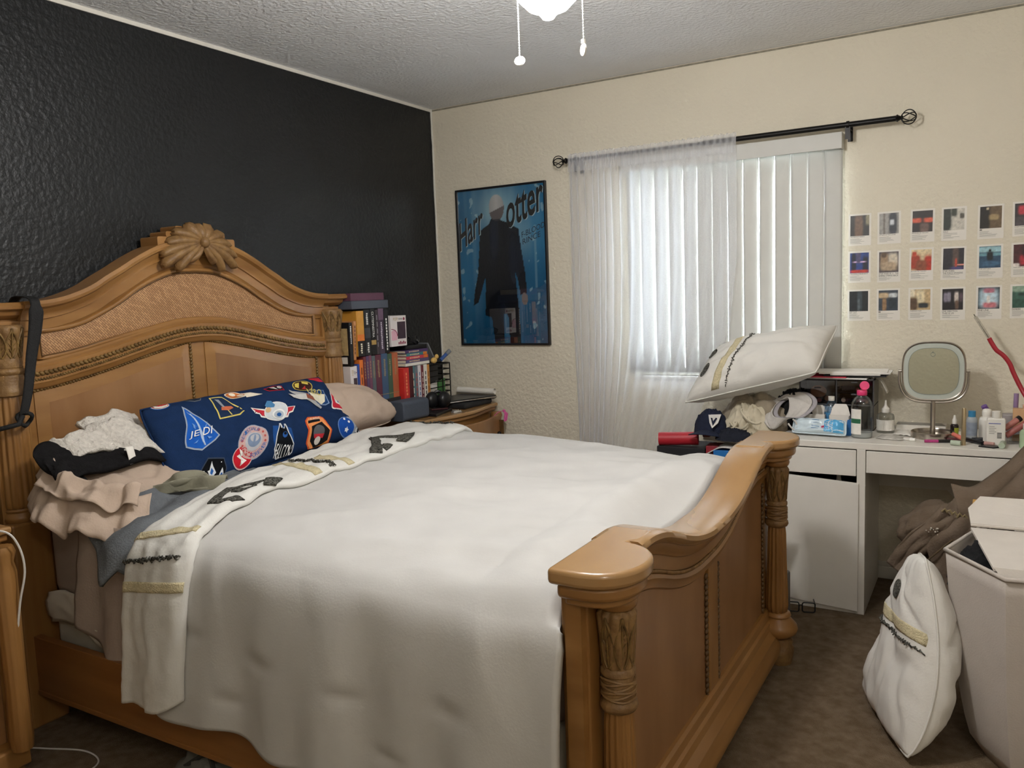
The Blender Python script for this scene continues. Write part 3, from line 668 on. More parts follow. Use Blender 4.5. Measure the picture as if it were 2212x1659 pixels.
# ---------------------------------------------------------------- pillows
class Pillow:
    def __init__(s, TL, TR, BR, BL, T, pinch=.06, seed=0, sag=0., k=2.4, rnd=.05):
        s.c = [Vector(p) for p in (TL, TR, BR, BL)]; s.T = T; s.pinch = pinch; s.seed = seed; s.sag = sag; s.k = k; s.rnd = rnd
        s.N = ((s.c[3]-s.c[0]).cross(s.c[1]-s.c[0])).normalized()
    def P(s, u, v, side=1, off=0):
        "u along the top, v up; side 1 front"
        cu, cv_ = 2*u-1, 2*v-1
        U = u+s.pinch*(1-cv_*cv_)*-cu*.35*0+ -s.pinch*.5*cu*(1-cv_*cv_); V_ = v-s.pinch*.5*cv_*(1-cu*cu)
        f = 1-s.rnd*(cu*cv_)**4; U = .5+(U-.5)*f; V_ = .5+(V_-.5)*f
        b = lerp(lerp(s.c[3], s.c[2], U), lerp(s.c[0], s.c[1], U), V_)
        e = max(0, (1-abs(cu)**s.k)*(1-abs(cv_)**s.k))**.5
        w_ = .010*nz(u*4+s.seed, v*4)+.0055*nz(u*11+s.seed, v*9, 2)-.010*max(0, 1-abs(nz(u*2.6+v*1.5+s.seed, v*2.2-u, 3))*5)
        rim = max(abs(cu), abs(cv_))
        w_ += .006*sin((u if abs(cv_) > abs(cu) else v)*60+s.seed)*max(0, rim-.75)*2.2
        h = s.T*e*(.55+.45*(1-v*s.sag)) if s.sag else s.T*e
        return b+s.N*side*(h+w_*min(1, e*1.6)+off)
    def build(s, name, m, label, cat='pillow', nu=44, nv=30, parent=None):
        q = M()
        q.grid(lambda u, v: s.P(u, v, 1), nu, nv); q.grid(lambda u, v: s.P(u, v, -1), nu, nv)
        bm = bmesh.new(); me = bpy.data.meshes.new('x'); me.from_pydata(q.V, [], q.F); bm.from_mesh(me)
        bmesh.ops.remove_doubles(bm, verts=bm.verts, dist=.0006)
        r = M(); bm.verts.index_update(); r.V = [v.co.copy() for v in bm.verts]; r.F = [tuple(v.index for v in f.verts) for f in bm.faces]
        bm.free(); bpy.data.meshes.remove(me)
        o = r.build(name, m, parent, smooth=180, label=label, cat=cat); s.o = o
        pts = [s.P(i/40, 0, 1, .001) for i in range(40)]+[s.P(1, i/24, 1, .001) for i in range(24)]+[s.P(1-i/40, 1, 1, .001) for i in range(40)]+[s.P(0, 1-i/24, 1, .001) for i in range(24)]
        M().tube(pts, .0035, 6, closed=True).build('piping', m, o, smooth=180)
        return o
navy = mat('navy_jersey', '1B2F52', .95, n=.08, ns=30, bump=.15, bs=200, spec=.1)
NP = Pillow((.27, -2.335, 1.062), (.225, -1.315, 1.078), (.42, -1.25, .79), (.53, -2.40, .765), .078, pinch=.05, seed=2)
npo = NP.build('pillow', navy, 'navy pillow covered in colourful badges leaning on the headboard')
HM = [0.000482242, -0.00024801, 0.0381006, -0.000460548, -0.00141707, 1.64057, -0.000152139, 0.000227776]
def art(X, Y):
    d = HM[6]*X+HM[7]*Y+1
    return (HM[0]*X+HM[1]*Y+HM[2])/d, (HM[3]*X+HM[4]*Y+HM[5])/d
BC = {}
def bcol(h): return mat('badge_'+h, h, .8, n=.05, ns=60, spec=.1)
def bpt(X, Y, off):
    u, v = art(X, Y); return NP.P(min(.985, max(.015, u)), min(.985, max(.015, v)), 1, off)
def badge_shape(poly, h, lvl, parent, name):
    "cloth shape on the pillow, as a fan of rings so that it follows the bulge"
    cx = sum(p[0] for p in poly)/len(poly); cy = sum(p[1] for p in poly)/len(poly); n = len(poly); q = M(); V = []; F = []
    dense = []
    for (a, b), (c, d) in zip(poly, poly[1:]+poly[:1]):
        k = max(1, int(math.hypot(c-a, d-b)/14)); dense += [(lerp(a, c, i/k), lerp(b, d, i/k)) for i in range(k)]
    n = len(dense); rings = 6
    for r in range(rings, 0, -1):
        f = r/rings; V += [bpt(cx+(x-cx)*f, cy+(y-cy)*f, .0012+.0009*lvl) for x, y in dense]
    V.append(bpt(cx, cy, .0012+.0009*lvl))
    for r in range(rings-1): F += [(r*n+i, r*n+(i+1) % n, (r+1)*n+(i+1) % n, (r+1)*n+i) for i in range(n)]
    F += [((rings-1)*n+i, (rings-1)*n+(i+1) % n, rings*n) for i in range(n)]
    return q.add(V, F).build(name, bcol(h), parent, smooth=180, fix=False)
def btext(s, x0, y0, x1, y1, h, lvl, parent, slope=0.):
    return text(s, lambda x, y: bpt(x, -y+slope*(x-x0), .0012+.0009*lvl), x0, -y1, x1-x0, y1-y0, 'lettering', bcol(h), parent)
def badge(*layers):
    root = None
    for i, L_ in enumerate(layers):
        if isinstance(L_[0], str): btext(*L_[:5], L_[5], i, root, *(L_[6:]))
        elif root is None: root = badge_shape(L_[0], L_[1], 0, npo, 'badge')
        else: badge_shape(L_[0], L_[1], i, root, 'badge_detail')
E_ = circ
def ringtext(s, cx, cy, r, a0, a1, hgt, h, root, lvl):
    n = len(s)
    q = M()
    for i, ch in enumerate(s):
        if ch == ' ': continue
        a = math.radians(lerp(a0, a1, i/(n-1)))
        def f(x, y, a=a): 
            rr = r+y; return bpt(cx+rr*cos(a)-x*sin(a), cy+(rr*sin(a)+x*cos(a))*.97, .0012+.0009*lvl)
        text(ch, f, -hgt*.35, 0, hgt*.7, hgt, '', None, None, m=q)
    q.build('lettering', bcol(h), root, smooth=0, fix=False)
badge((E_(282, 345, 88, 50), '2A5FA8'), (E_(282, 345, 80, 43), 'E8DED4'), (E_(282, 345, 73, 37), 'C3202E'), (E_(262, 330, 20, 12), 'E8DED4'), (E_(312, 328, 16, 14), 'E8DED4'), ([(215, 352), (240, 372), (285, 362), (330, 365), (348, 345), (335, 372), (290, 385), (240, 378)], 'E8DED4'))
badge(([(455, 305), (480, 285), (590, 285), (612, 310), (600, 335), (550, 348), (500, 338)], '70757C'), ([(463, 306), (484, 291), (586, 291), (604, 311), (594, 330), (550, 341), (505, 332)], '202A3A'), (E_(535, 302, 28, 14), '596068'), (E_(535, 302, 18, 9), '202A3A'))
badge(([(658, 322), (757, 318), (800, 345), (925, 430), (878, 475), (715, 508)], 'DCC76A'), ([(668, 330), (755, 327), (795, 352), (911, 431), (873, 466), (722, 497)], '1F2F4C'), ([(735, 410), (820, 395), (835, 410), (790, 440), (730, 440)], 'C46A4B'), ([(690, 345), (720, 350), (760, 410), (745, 415)], '8D939B'), ([(775, 440), (782, 440), (815, 475), (806, 478)], 'D8C878'))
badge((E_(872, 292, 84, 35), 'EADFCB'), ([(925, 262), (1075, 295), (945, 326)], 'EADFCB'), (E_(868, 292, 70, 27), 'C9763F'), (E_(850, 285, 28, 13), 'EADFCB'), (E_(905, 300, 22, 14), 'EADFCB'))
badge(([(1095, 240), (1180, 208), (1240, 208), (1252, 262), (1130, 272)], 'B3283B'), ([(1108, 241), (1183, 214), (1232, 214), (1243, 256), (1134, 264)], '17181C'), ([(1140, 232), (1175, 228), (1200, 258), (1160, 240)], 'E6E2DC'), (E_(1215, 232, 18, 16), 'C9C4C0'))
badge(([(970, 408), (1085, 420), (1260, 405), (1332, 384), (1312, 432), (1282, 444), (1276, 470), (1230, 480), (1110, 480), (1058, 474), (1048, 452), (1010, 446), (1004, 430)], 'EAE6E0'), ([(985, 414), (1080, 430), (1100, 466), (1066, 464), (1056, 444), (1018, 438), (1012, 426)], 'C0303C'), ([(1245, 416), (1320, 393), (1304, 426), (1274, 438), (1266, 462), (1235, 468)], 'C0303C'), (E_(1172, 438, 92, 72), 'E8E6E2'), (E_(1172, 438, 84, 65), 'CFD3D6'), ([(1078, 400), (1096, 362), (1128, 362), (1158, 392), (1150, 412), (1100, 416)], '4A7CA6'), (E_(1108, 430, 22, 17), 'D8B48A'), (E_(1192, 462, 50, 36), 'EDEDEA'), (E_(1192, 464, 38, 27), 'AEB7C0'), (E_(1192, 466, 18, 14), '2A5A96'))
badge((E_(1410, 208, 86, 42), 'D6C05A'), (E_(1410, 208, 79, 36), '3A2320'), ([(1340, 200), (1375, 190), (1380, 225), (1345, 222)], 'D6C05A'), ([(1395, 180), (1450, 182), (1455, 196), (1400, 194)], 'D6C05A'), ([(1400, 235), (1430, 205), (1440, 235)], 'B23B34'))
badge(([(1440, 228), (1585, 228), (1628, 330), (1600, 345), (1480, 352), (1445, 320)], '7E93B4'), ([(1446, 233), (1580, 233), (1618, 328), (1598, 338), (1482, 345), (1452, 318)], '20406F'), ([(1445, 268), (1590, 262), (1590, 320), (1560, 345), (1500, 322)], 'E6DFC6'), ([(1285, 258), (1440, 285), (1560, 370), (1540, 395), (1420, 325), (1290, 272)], 'A9A9A8'), ([(1270, 300), (1420, 290), (1435, 330), (1310, 330)], 'C9C8C4'), ([(1420, 285), (1480, 300), (1500, 335), (1430, 320)], '8A5040'), ('HERO', 1438, 228, 1562, 275, 'DACB6E'))
badge((rrect(1715, 285, 70, 78, 25), 'E9E2DC'), (rrect(1715, 285, 63, 71, 22), 'C22B3C'), (rrect(1715, 278, 42, 48, 12), 'ECE8E4'), ([(1690, 290), (1702, 288), (1708, 318), (1696, 318)], '27519A'), ([(1712, 288), (1724, 286), (1730, 316), (1718, 317)], '27519A'), ([(1733, 284), (1745, 282), (1750, 314), (1740, 315)], '27519A'), (E_(1712, 258, 24, 14), '27519A'))
badge(([(1468, 130), (1490, 108), (1560, 100), (1612, 112), (1618, 140), (1560, 158), (1480, 152)], 'C7303F'), ([(1495, 122), (1590, 116), (1594, 124), (1497, 130)], 'A12434'))
badge(([(443, 382), (722, 620), (690, 655), (590, 726), (530, 712), (466, 690)], '9FA9B8'), ([(454, 405), (708, 620), (682, 648), (589, 714), (534, 702), (476, 682)], '1F5BB5'), ([(486, 452), (496, 450), (590, 600), (615, 690), (603, 690), (578, 600)], 'AFC3E0'), ([(495, 530), (520, 545), (530, 570), (512, 560)], '6F9AD8'), ([(615, 520), (605, 560), (590, 590), (600, 555)], '6F9AD8'), ([(520, 670), (560, 640), (545, 665)], '6F9AD8'), ([(620, 625), (660, 635), (635, 645)], '6F9AD8'), ('JE', 488, 584, 560, 634, 'F0EEEA', -.12), ('DI', 585, 568, 650, 620, 'F0EEEA', -.12))
badge((E_(945, 755, 84, 76), 'D8B9B4'), (E_(945, 755, 77, 69), 'C2202F'), ([(900, 700), (945, 725), (925, 745), (985, 775), (940, 812), (955, 780), (895, 750), (925, 730)], 'EFE9E2'))
def res_badge():
    r = badge_shape(E_(1005, 655, 120, 116), '9BA4B4', 0, npo, 'badge')
    badge_shape(E_(1005, 655, 113, 109), 'C9A6A0', 1, r, 'badge_detail'); badge_shape(E_(1005, 655, 66, 62), 'B9B9BE', 2, r, 'badge_detail'); badge_shape(E_(1005, 650, 50, 46), '7C8DA8', 3, r, 'badge_detail')
    badge_shape(E_(1005, 640, 34, 26), 'B9B9BE', 4, r, 'badge_detail'); badge_shape(E_(1005, 648, 9, 30), '7C8DA8', 5, r, 'badge_detail')
    ringtext('RESISTANCE', 1005, 655, 78, 185, 290, 26, '3D68A8', r, 2); ringtext('FOREVER', 1005, 655, 104, 82, 12, -26, '3D68A8', r, 2)
    for i in range(16):
        a = 2*PI*i/16
        if not (0 < i < 5 or 8 < i < 13): badge_shape(E_(1005+90*cos(a), 655+87*sin(a), 9, 9, 8), 'B5564F', 2, r, 'badge_detail')
res_badge()
badge(([(1142, 552), (1305, 548), (1345, 640), (1335, 770), (1240, 768), (1165, 650)], '204C8C'), ([(1195, 530), (1210, 525), (1215, 560), (1240, 560), (1235, 530), (1250, 525), (1290, 590), (1350, 650), (1352, 700), (1310, 752), (1275, 760), (1235, 750), (1190, 700), (1185, 620)], 'D9DBDD'), ([(1200, 540), (1206, 566), (1244, 566), (1243, 540), (1286, 598), (1343, 654), (1344, 698), (1306, 745), (1275, 752), (1240, 743), (1198, 698), (1193, 622)], '13161C'), (E_(1255, 605, 20, 20), '2B5A9E'), (E_(1255, 598, 12, 9), '13161C'), ('FALCON', 1205, 668, 1338, 748, 'ECECEA', -.05))
badge(([(1408, 500), (1425, 470), (1535, 447), (1560, 455), (1632, 545), (1635, 620), (1590, 660), (1500, 690), (1450, 640), (1440, 560)], 'D65B2E'), ([(1418, 503), (1432, 478), (1533, 456), (1556, 463), (1622, 548), (1625, 615), (1585, 652), (1503, 680), (1459, 635), (1450, 556)], 'E8955A'), ([(1430, 500), (1528, 474), (1532, 492), (1434, 520)], '1B1B1E'), ([(1462, 540), (1545, 495), (1612, 555), (1612, 610), (1530, 660), (1475, 625)], '1B1B1E'), (E_(1525, 570, 45, 45), '5E6064'), ([(1490, 590), (1570, 580), (1565, 605), (1500, 610)], 'C3323C'), (E_(1530, 620, 22, 20), 'E4DED4'), ([(1545, 645), (1620, 615), (1590, 650), (1520, 675)], 'E39A45'), ('X-WING', 1440, 482, 1522, 502, 'E8E2D8', -.25))
badge(([(1762, 420), (1838, 410), (1880, 480), (1910, 545), (1870, 560), (1830, 570), (1800, 520)], 'A3A8AF'), (E_(1866, 515, 36, 46), '8A8F97'), (E_(1866, 525, 30, 34), 'C4C6C8'), (E_(1866, 520, 8, 28), '17181B'), ([(1838, 530), (1852, 545), (1880, 545), (1892, 525), (1884, 556), (1866, 564), (1846, 556)], '17181B'))
badge((E_(1755, 502, 76, 77), '6D8FC6'), (E_(1755, 502, 70, 71), '1D4FA4'), (E_(1738, 447, 9, 11), 'EFEFEF'), (E_(1770, 470, 10, 10), 'EFEFEF'), ([(1738, 525), (1750, 522), (1757, 510), (1762, 523), (1775, 527), (1764, 537), (1763, 550), (1750, 542), (1738, 546), (1742, 536)], 'EFEFEF'))
badge(([(612, 850), (650, 770), (790, 765), (835, 830), (840, 900), (800, 930), (690, 965), (650, 965), (640, 915)], '3B4658'), ([(622, 850), (656, 778), (786, 774), (826, 832), (830, 890), (655, 930), (645, 905)], '0E1014'), ([(648, 918), (800, 900), (800, 925), (690, 958), (660, 958)], 'DAD7D2'), ([(690, 790), (712, 820), (750, 860), (735, 880), (700, 880), (675, 850), (690, 845)], 'D9DCDF'), ([(700, 830), (725, 850), (720, 875), (700, 865)], '2E61A6'), ([(790, 830), (820, 870), (815, 892), (785, 890), (780, 865)], 'D9DCDF'), (E_(798, 872, 9, 12), '2E61A6'), (E_(684, 942, 15, 14), 'C22332'), (E_(640, 862, 7, 6), 'EFEFEF'), (E_(768, 800, 4, 4), 'EFEFEF'))
M().obox((.538, -2.41, .79), (.004, .012, -.002), (-.006, .004, .016), (.002, 0, .001)).build('care_tag', black_fab, npo, smooth=0)

beige = mat('beige_cotton', 'BBA796', .9, n=.04, ns=8, bump=.12, bs=150, spec=.15)
Pillow((.15, -1.52, 1.06), (.18, -.93, .965), (.34, -.845, .80), (.36, -1.56, .79), .115, pinch=.05, seed=5, k=2.2, rnd=.28).build('pillow', beige, 'plain beige pillow behind the badge covered pillow beside the books')
# cloth heap helper: folded dome
def heap(fn_out, cx, cy, z0, h, seed, fold=.03, nu=56, nv=26, freq=5., power=.6):
    "dome over an outline radius fn_out(angle) with ridged folds"
    def f(u, v):
        a = 2*PI*u; r = fn_out(a); s = v
        fl = fold*(abs(nz(cos(a)*s*freq+seed, sin(a)*s*freq, seed))*2-.5)*(.3+s)+.4*fold*nz(cos(a)*s*freq*2.5, sin(a)*s*freq*2.5, seed+3)
        z = h*(1-s**2.2)**power+fl*(1-.6*s)
        rr = r*s+fl*.5
        return Vector((cx+cos(a)*rr, cy+sin(a)*rr, z0+max(z, 0)))
    return M().grid(f, nu, nv, cu=True)
RP_ = Pillow((.17, -2.54, .93), (.24, -2.15, .93), (.60, -2.26, .765), (.40, -2.70, .79), .05, pinch=.02, seed=9, k=2.6)
rp = RP_.build('pillow', beige, 'beige ruffled pillow sham under the fleece blanket', nu=50, nv=36)
rf = M()     # gathered flange around the near edge of the sham
def flange(u, v):
    a = smooth_interp(u, [(0, 0.0), (.35, .30), (.7, .7), (1, 1.0)])
    p0 = Vector((smooth_interp(u, [(0, .20), (.3, .40), (.62, .60), (1, .70)]), smooth_interp(u, [(0, -2.60), (.3, -2.69), (.62, -2.60), (1, -2.36)]), smooth_interp(u, [(0, .93), (.3, .88), (.62, .83), (1, .845)])))
    out = Vector((smooth_interp(u, [(0, -.2), (.3, .1), (.7, .5), (1, .7)]), smooth_interp(u, [(0, -1), (.5, -.8), (1, -.3)]), 0)).normalized()
    w_ = .35*sin(u*29+4*nz(u*5, 3))+.9*nz(u*9, v*.8, 2)-.5*abs(nz(u*15, v*1.5, 6))
    return p0+out*(v*.095+.022*v*w_+.01*nz(u*22, v*4))+Vector((0, 0, -.115*v**1.3+.030*v*w_+.014*nz(u*20, v*3)))
rf.grid(lambda u, v: flange(u*.72, v), 130, 14).build('ruffle', beige, rp, smooth=180, solid=.003, fix=False)
rf2 = M().grid(lambda u, v: flange(u*.58+.10, v*.62)+Vector((.012*nz(u*7, 1), .01*nz(u*9, 4), .040+.022*nz(u*8, v*2, 9))), 110, 12).build('ruffle', beige, rp, smooth=180, solid=.003, fix=False)
sage = mat('sage_grey_cotton', '8E8B79', .9, n=.05, ns=8, bump=.1, bs=140)
M().grid(lambda u, v: Vector((lerp(.48, .70, u)+.02*sin(v*4), lerp(-2.42, -2.30, u)-.06*v+.012*sin(u*13), .80+.032*sin(u*PI)*(1-v*.6)+.016*sin(v*9+u*5)+.05*(1-v)*u)), 24, 14).build('pillowcase', sage, None, smooth=180, solid=.004,
    label='sage grey pillowcase end poking out below the badge covered pillow', cat='pillowcase')
# sherpa blanket: black outside, white fleece inside
black_fl = mat('black_fleece', '1D1C1D', .95, n=.2, ns=60, bump=.3, bs=160, spec=.08)
white_sh = mat('white_sherpa_fleece', 'CFC9C0', 1, n=.10, ns=70, bump=1.0, bs=75, spec=.05)
def fold_sheet(path, wv, width, n=60, m=16, amp=.012, seed=0):
    "soft sheet: path of points in the fold plane, swept along vector wv"
    P = [Vector(p) for p in path]; W_ = Vector(wv).normalized()
    def f(u, v):
        i = u*(len(P)-1); p = Vector([smooth_interp(i, [(k, q[c]) for k, q in enumerate(P)]) for c in range(3)])
        d = (v-.5)*width
        return p+W_*(d+.02*nz(u*4+seed, 7))+Vector((amp*nz(u*5+seed, v*5, 1), amp*nz(u*5, v*5+seed, 2), amp*1.4*nz(u*6+seed, v*4, 3)))
    return M().grid(f, n, m)
sb = thing('fleece_blanket', 'black blanket with white sherpa lining crumpled beside the headboard', 'blanket', (.25, -2.5, .88))
fold_sheet([(.44, -2.62, .845), (.43, -2.70, .865), (.39, -2.715, .92), (.35, -2.66, .945), (.33, -2.56, .945), (.34, -2.46, .95), (.35, -2.36, .95), (.36, -2.28, .90)], (.75, .1, -.42), .20, amp=.012, seed=1).build('black_side', black_fl, sb, smooth=180, solid=.016)
fold_sheet([(.35, -2.30, .955), (.33, -2.38, .985), (.32, -2.44, .985), (.30, -2.50, .965)], (.7, .1, -.55), .17, amp=.007, seed=4).build('sherpa_side', white_sh, sb, smooth=180, solid=.02)
fold_sheet([(.25, -2.28, .985), (.27, -2.36, 1.01), (.27, -2.44, 1.005), (.26, -2.51, .99)], (.75, -.05, -.62), .16, amp=.007, seed=6).build('sherpa_side', white_sh, sb, smooth=180, solid=.022)
fold_sheet([(.31, -2.47, .985), (.31, -2.54, .985), (.30, -2.61, .975), (.28, -2.67, .94)], (.6, .15, -.5), .10, amp=.007, seed=8).build('sherpa_side', white_sh, sb, smooth=180, solid=.016)
M().grid(lambda u, v: Vector((.405+.02*v, -2.47+.028*u, .955-.055*v+.004*sin(v*5))), 4, 6).build('care_label', paper, sb, smooth=180, solid=.001)
# grey blanket
grey_fl = mat('grey_fleece', '6D7175', .98, n=.1, ns=30, bump=.3, bs=180, spec=.08)
def grey(u, v):
    hem = interp(u, [(0, 3.35), (.35, 2.6), (.62, 1.9), (.75, 2.3), (1, 2.0)]); t = lerp(5.5, hem, v)
    x = smooth_interp(t, XL)+lerp(-.27, .05, u)-.02*v; p = comf_base(x, t)
    q = comf_base(x, t+.03); r = comf_base(x, t-.03); tg = (q-r); tg.x = 0; tg.normalize(); n_ = Vector((0, -tg.z, tg.y))
    return p+n_*(-.004+.012*sin(u*11+1.2*v)+.008*nz(u*5, v*5)-.010*u)
M().grid(grey, 40, 36).build('throw_blanket', grey_fl, None, smooth=180, solid=.012, fix=False, label='grey fleece throw hanging over the mattress edge beside the turned back comforter', cat='blanket')
# black strap over the headboard
strap_m = mat('black_webbing', '151516', .75, n=.1, ns=80, bump=.3, bs=300)
st = thing('strap', 'black webbing strap hung over the headboard corner', 'strap', (.15, -2.62, 1.05))
def ribbon(pts, wd, n=50):
    P = [Vector(p) for p in pts]
    def f(u, v):
        i = u*(len(P)-1); p = Vector([smooth_interp(i, [(k, q[c]) for k, q in enumerate(P)]) for c in range(3)])
        return p+Vector((.2, 1, 0)).normalized()*(v-.5)*wd*interp(u, [(0, 1), (.4, .9), (.45, 1.35), (.6, 1.2), (.8, .9), (1, .8)])
    return M().grid(f, n, 4)
ribbon([(.03, -2.60, 1.42), (.07, -2.602, 1.480), (.17, -2.604, 1.476), (.192, -2.606, 1.44), (.186, -2.612, 1.37), (.18, -2.63, 1.28), (.182, -2.655, 1.16), (.178, -2.675, 1.085)], .034).build('strap_band', strap_m, st, smooth=180, solid=.003)
M().tube([(.178+.012*sin(a*2), -2.672+.022*cos(a), 1.072+.022*sin(a)) for a in [2*PI*i/16 for i in range(16)]], .007, 6, closed=True).build('strap_loop', strap_m, st, smooth=180)
M().tube([(.18, -2.68, 1.085), (.19, -2.70, 1.06), (.18, -2.73, 1.055), (.15, -2.77, 1.045), (.10, -2.80, 1.03)], .009, 6).build('strap_tail', strap_m, st, smooth=180)
# ================================================================ pictures on the window wall
def gauss(u, v, cu, cv_, su, sv): return math.exp(-((u-cu)/su)**2-((v-cv_)/sv)**2)
def mixc(a, b, t): t = max(0, min(1, t)); return tuple(lerp(x, y, t) for x, y in zip(a, b))
def inpoly(x, y, P):
    c = False; j = len(P)-1
    for i in range(len(P)):
        if (P[i][1] > y) != (P[j][1] > y) and x < (P[j][0]-P[i][0])*(y-P[i][1])/(P[j][1]-P[i][1])+P[i][0]: c = not c
        j = i
    return c
def picture(name, fn, x0, z0, x1, z1, y, nu, nv, parent, m=prt):
    q = M().grid(lambda u, v: Vector((lerp(x0, x1, u), y, lerp(z0, z1, v))), nu, nv)
    return q.build(name, m, parent, smooth=0, fix=False, colors=[fn(i/nu, j/nv) for i in range(nu+1) for j in range(nv+1)])
po = thing('framed_poster', 'tall framed blue poster of a dark coated figure hung beside the curtain', 'poster', (.47, -.01, 1.129))
PX0, PX1, PZ0, PZ1 = .164, .775, 1.129, 2.06
fr = M()
for a in ((PX0, -.022, PZ0, PX0+.011, 0, PZ1), (PX1-.011, -.022, PZ0, PX1, 0, PZ1), (PX0+.011, -.022, PZ0, PX1-.011, 0, PZ0+.011), (PX0+.011, -.022, PZ1-.011, PX1-.011, 0, PZ1)): fr.box(*a)
fr.build('poster_frame', black_pl, po, smooth=0, bevel=.0015)
body = [(.44, .81), (.52, .79), (.60, .77), (.70, .73), (.725, .60), (.76, .45), (.775, .32), (.70, .31), (.67, .42), (.645, .46), (.68, .19), (.69, .0), (.56, .0), (.555, .16), (.535, .19), (.50, .19), (.50, .0), (.385, .0), (.355, .17), (.28, .185), (.30, .44), (.235, .33), (.20, .27), (.14, .25), (.16, .34), (.21, .46), (.235, .62), (.25, .735), (.36, .775), (.40, .82)]
deep, mid, pale = lin('164A70'), lin('2B7CA8'), lin('A6CBD6')
def post_fn(u, v):
    c = mixc(deep, mid, .25+.75*v*.6+.35*gauss(u, v, .1, .45, .35, .2)+.35*gauss(u, v, .85, .75, .3, .2)+.25*nz(u*5, v*4))
    c = mixc(c, pale, .85*gauss(u, v, .47, .86, .22, .14)+.35*gauss(u, v, .75, .68, .12, .12)+(.5 if nz(u*16, v*22, 3) > .42 and (u < .25 or u > .8) else 0)+(.25 if abs(u-.88) < .012 and .35 < v < .75 else 0)+.2*max(0, nz(u*14, v*1.5, 8)))
    if inpoly(u, v, body): c = mixc((.006, .008, .012), (.012, .022, .05), max(0, nz(u*6, v*3, 5))+.6*gauss(u, v, .63, .55, .06, .2))
    hx, hy = (u-.455)/.088, (v-.875)/.085
    if hx*hx+hy*hy < 1 and v > .79: c = mixc((.58, .58, .56), (.40, .40, .40), abs(hx)) if v > .865+.02*hx else ((.16, .14, .14) if v > .80 else (.05, .05, .06))
    if (abs(u-.745)/.035)**2+(abs(v-.285)/.04)**2 < 1: c = (.22, .18, .17)
    return c
picture('print', post_fn, PX0+.011, PZ0+.011, PX1-.011, PZ1-.011, -.010, 120, 180, po, print_mat('glossy_poster_print', .22))
def pt(u, v, off=.0110): return Vector((lerp(PX0+.011, PX1-.011, u), -off, lerp(PZ0+.011, PZ1-.011, v)))
def slanted(s, u0, v0, w_, h_, slope, col, shear=0, off=.0112, grow=0., bold=0):
    return text(s, lambda x, y: pt(x, y+slope*(x-u0)+grow*(x-u0)*(y-v0), off), u0, v0, w_, h_, 'lettering', col, po, shear=shear, bold=bold)
edge_ink = mat('pale_blue_ink', 'A9C3CC', .5, n=.05, ns=30)
slanted('Harr', .008, .602, .295, .185, .42, edge_ink, .05, .0111, bold=.01); slanted('Harr', .0, .606, .295, .185, .42, ink, .05, .0114, bold=.018)
slanted('otter', .575, .725, .42, .19, .26, edge_ink, .05, .0111, bold=.01); slanted('otter', .567, .729, .42, .19, .26, ink, .05, .0114, bold=.018)
navy_ink = mat('navy_ink', '16283A', .5, n=.05, ns=30)
slanted('F-BLOOD', .735, .672, .26, .035, .22, navy_ink); slanted('RINCE', .745, .628, .20, .035, .22, navy_ink)
M().box(PX0+.011, -.0132, PZ0+.011, PX1-.011, -.0122, PZ1-.011).build('poster_glazing', gm, po, smooth=0)

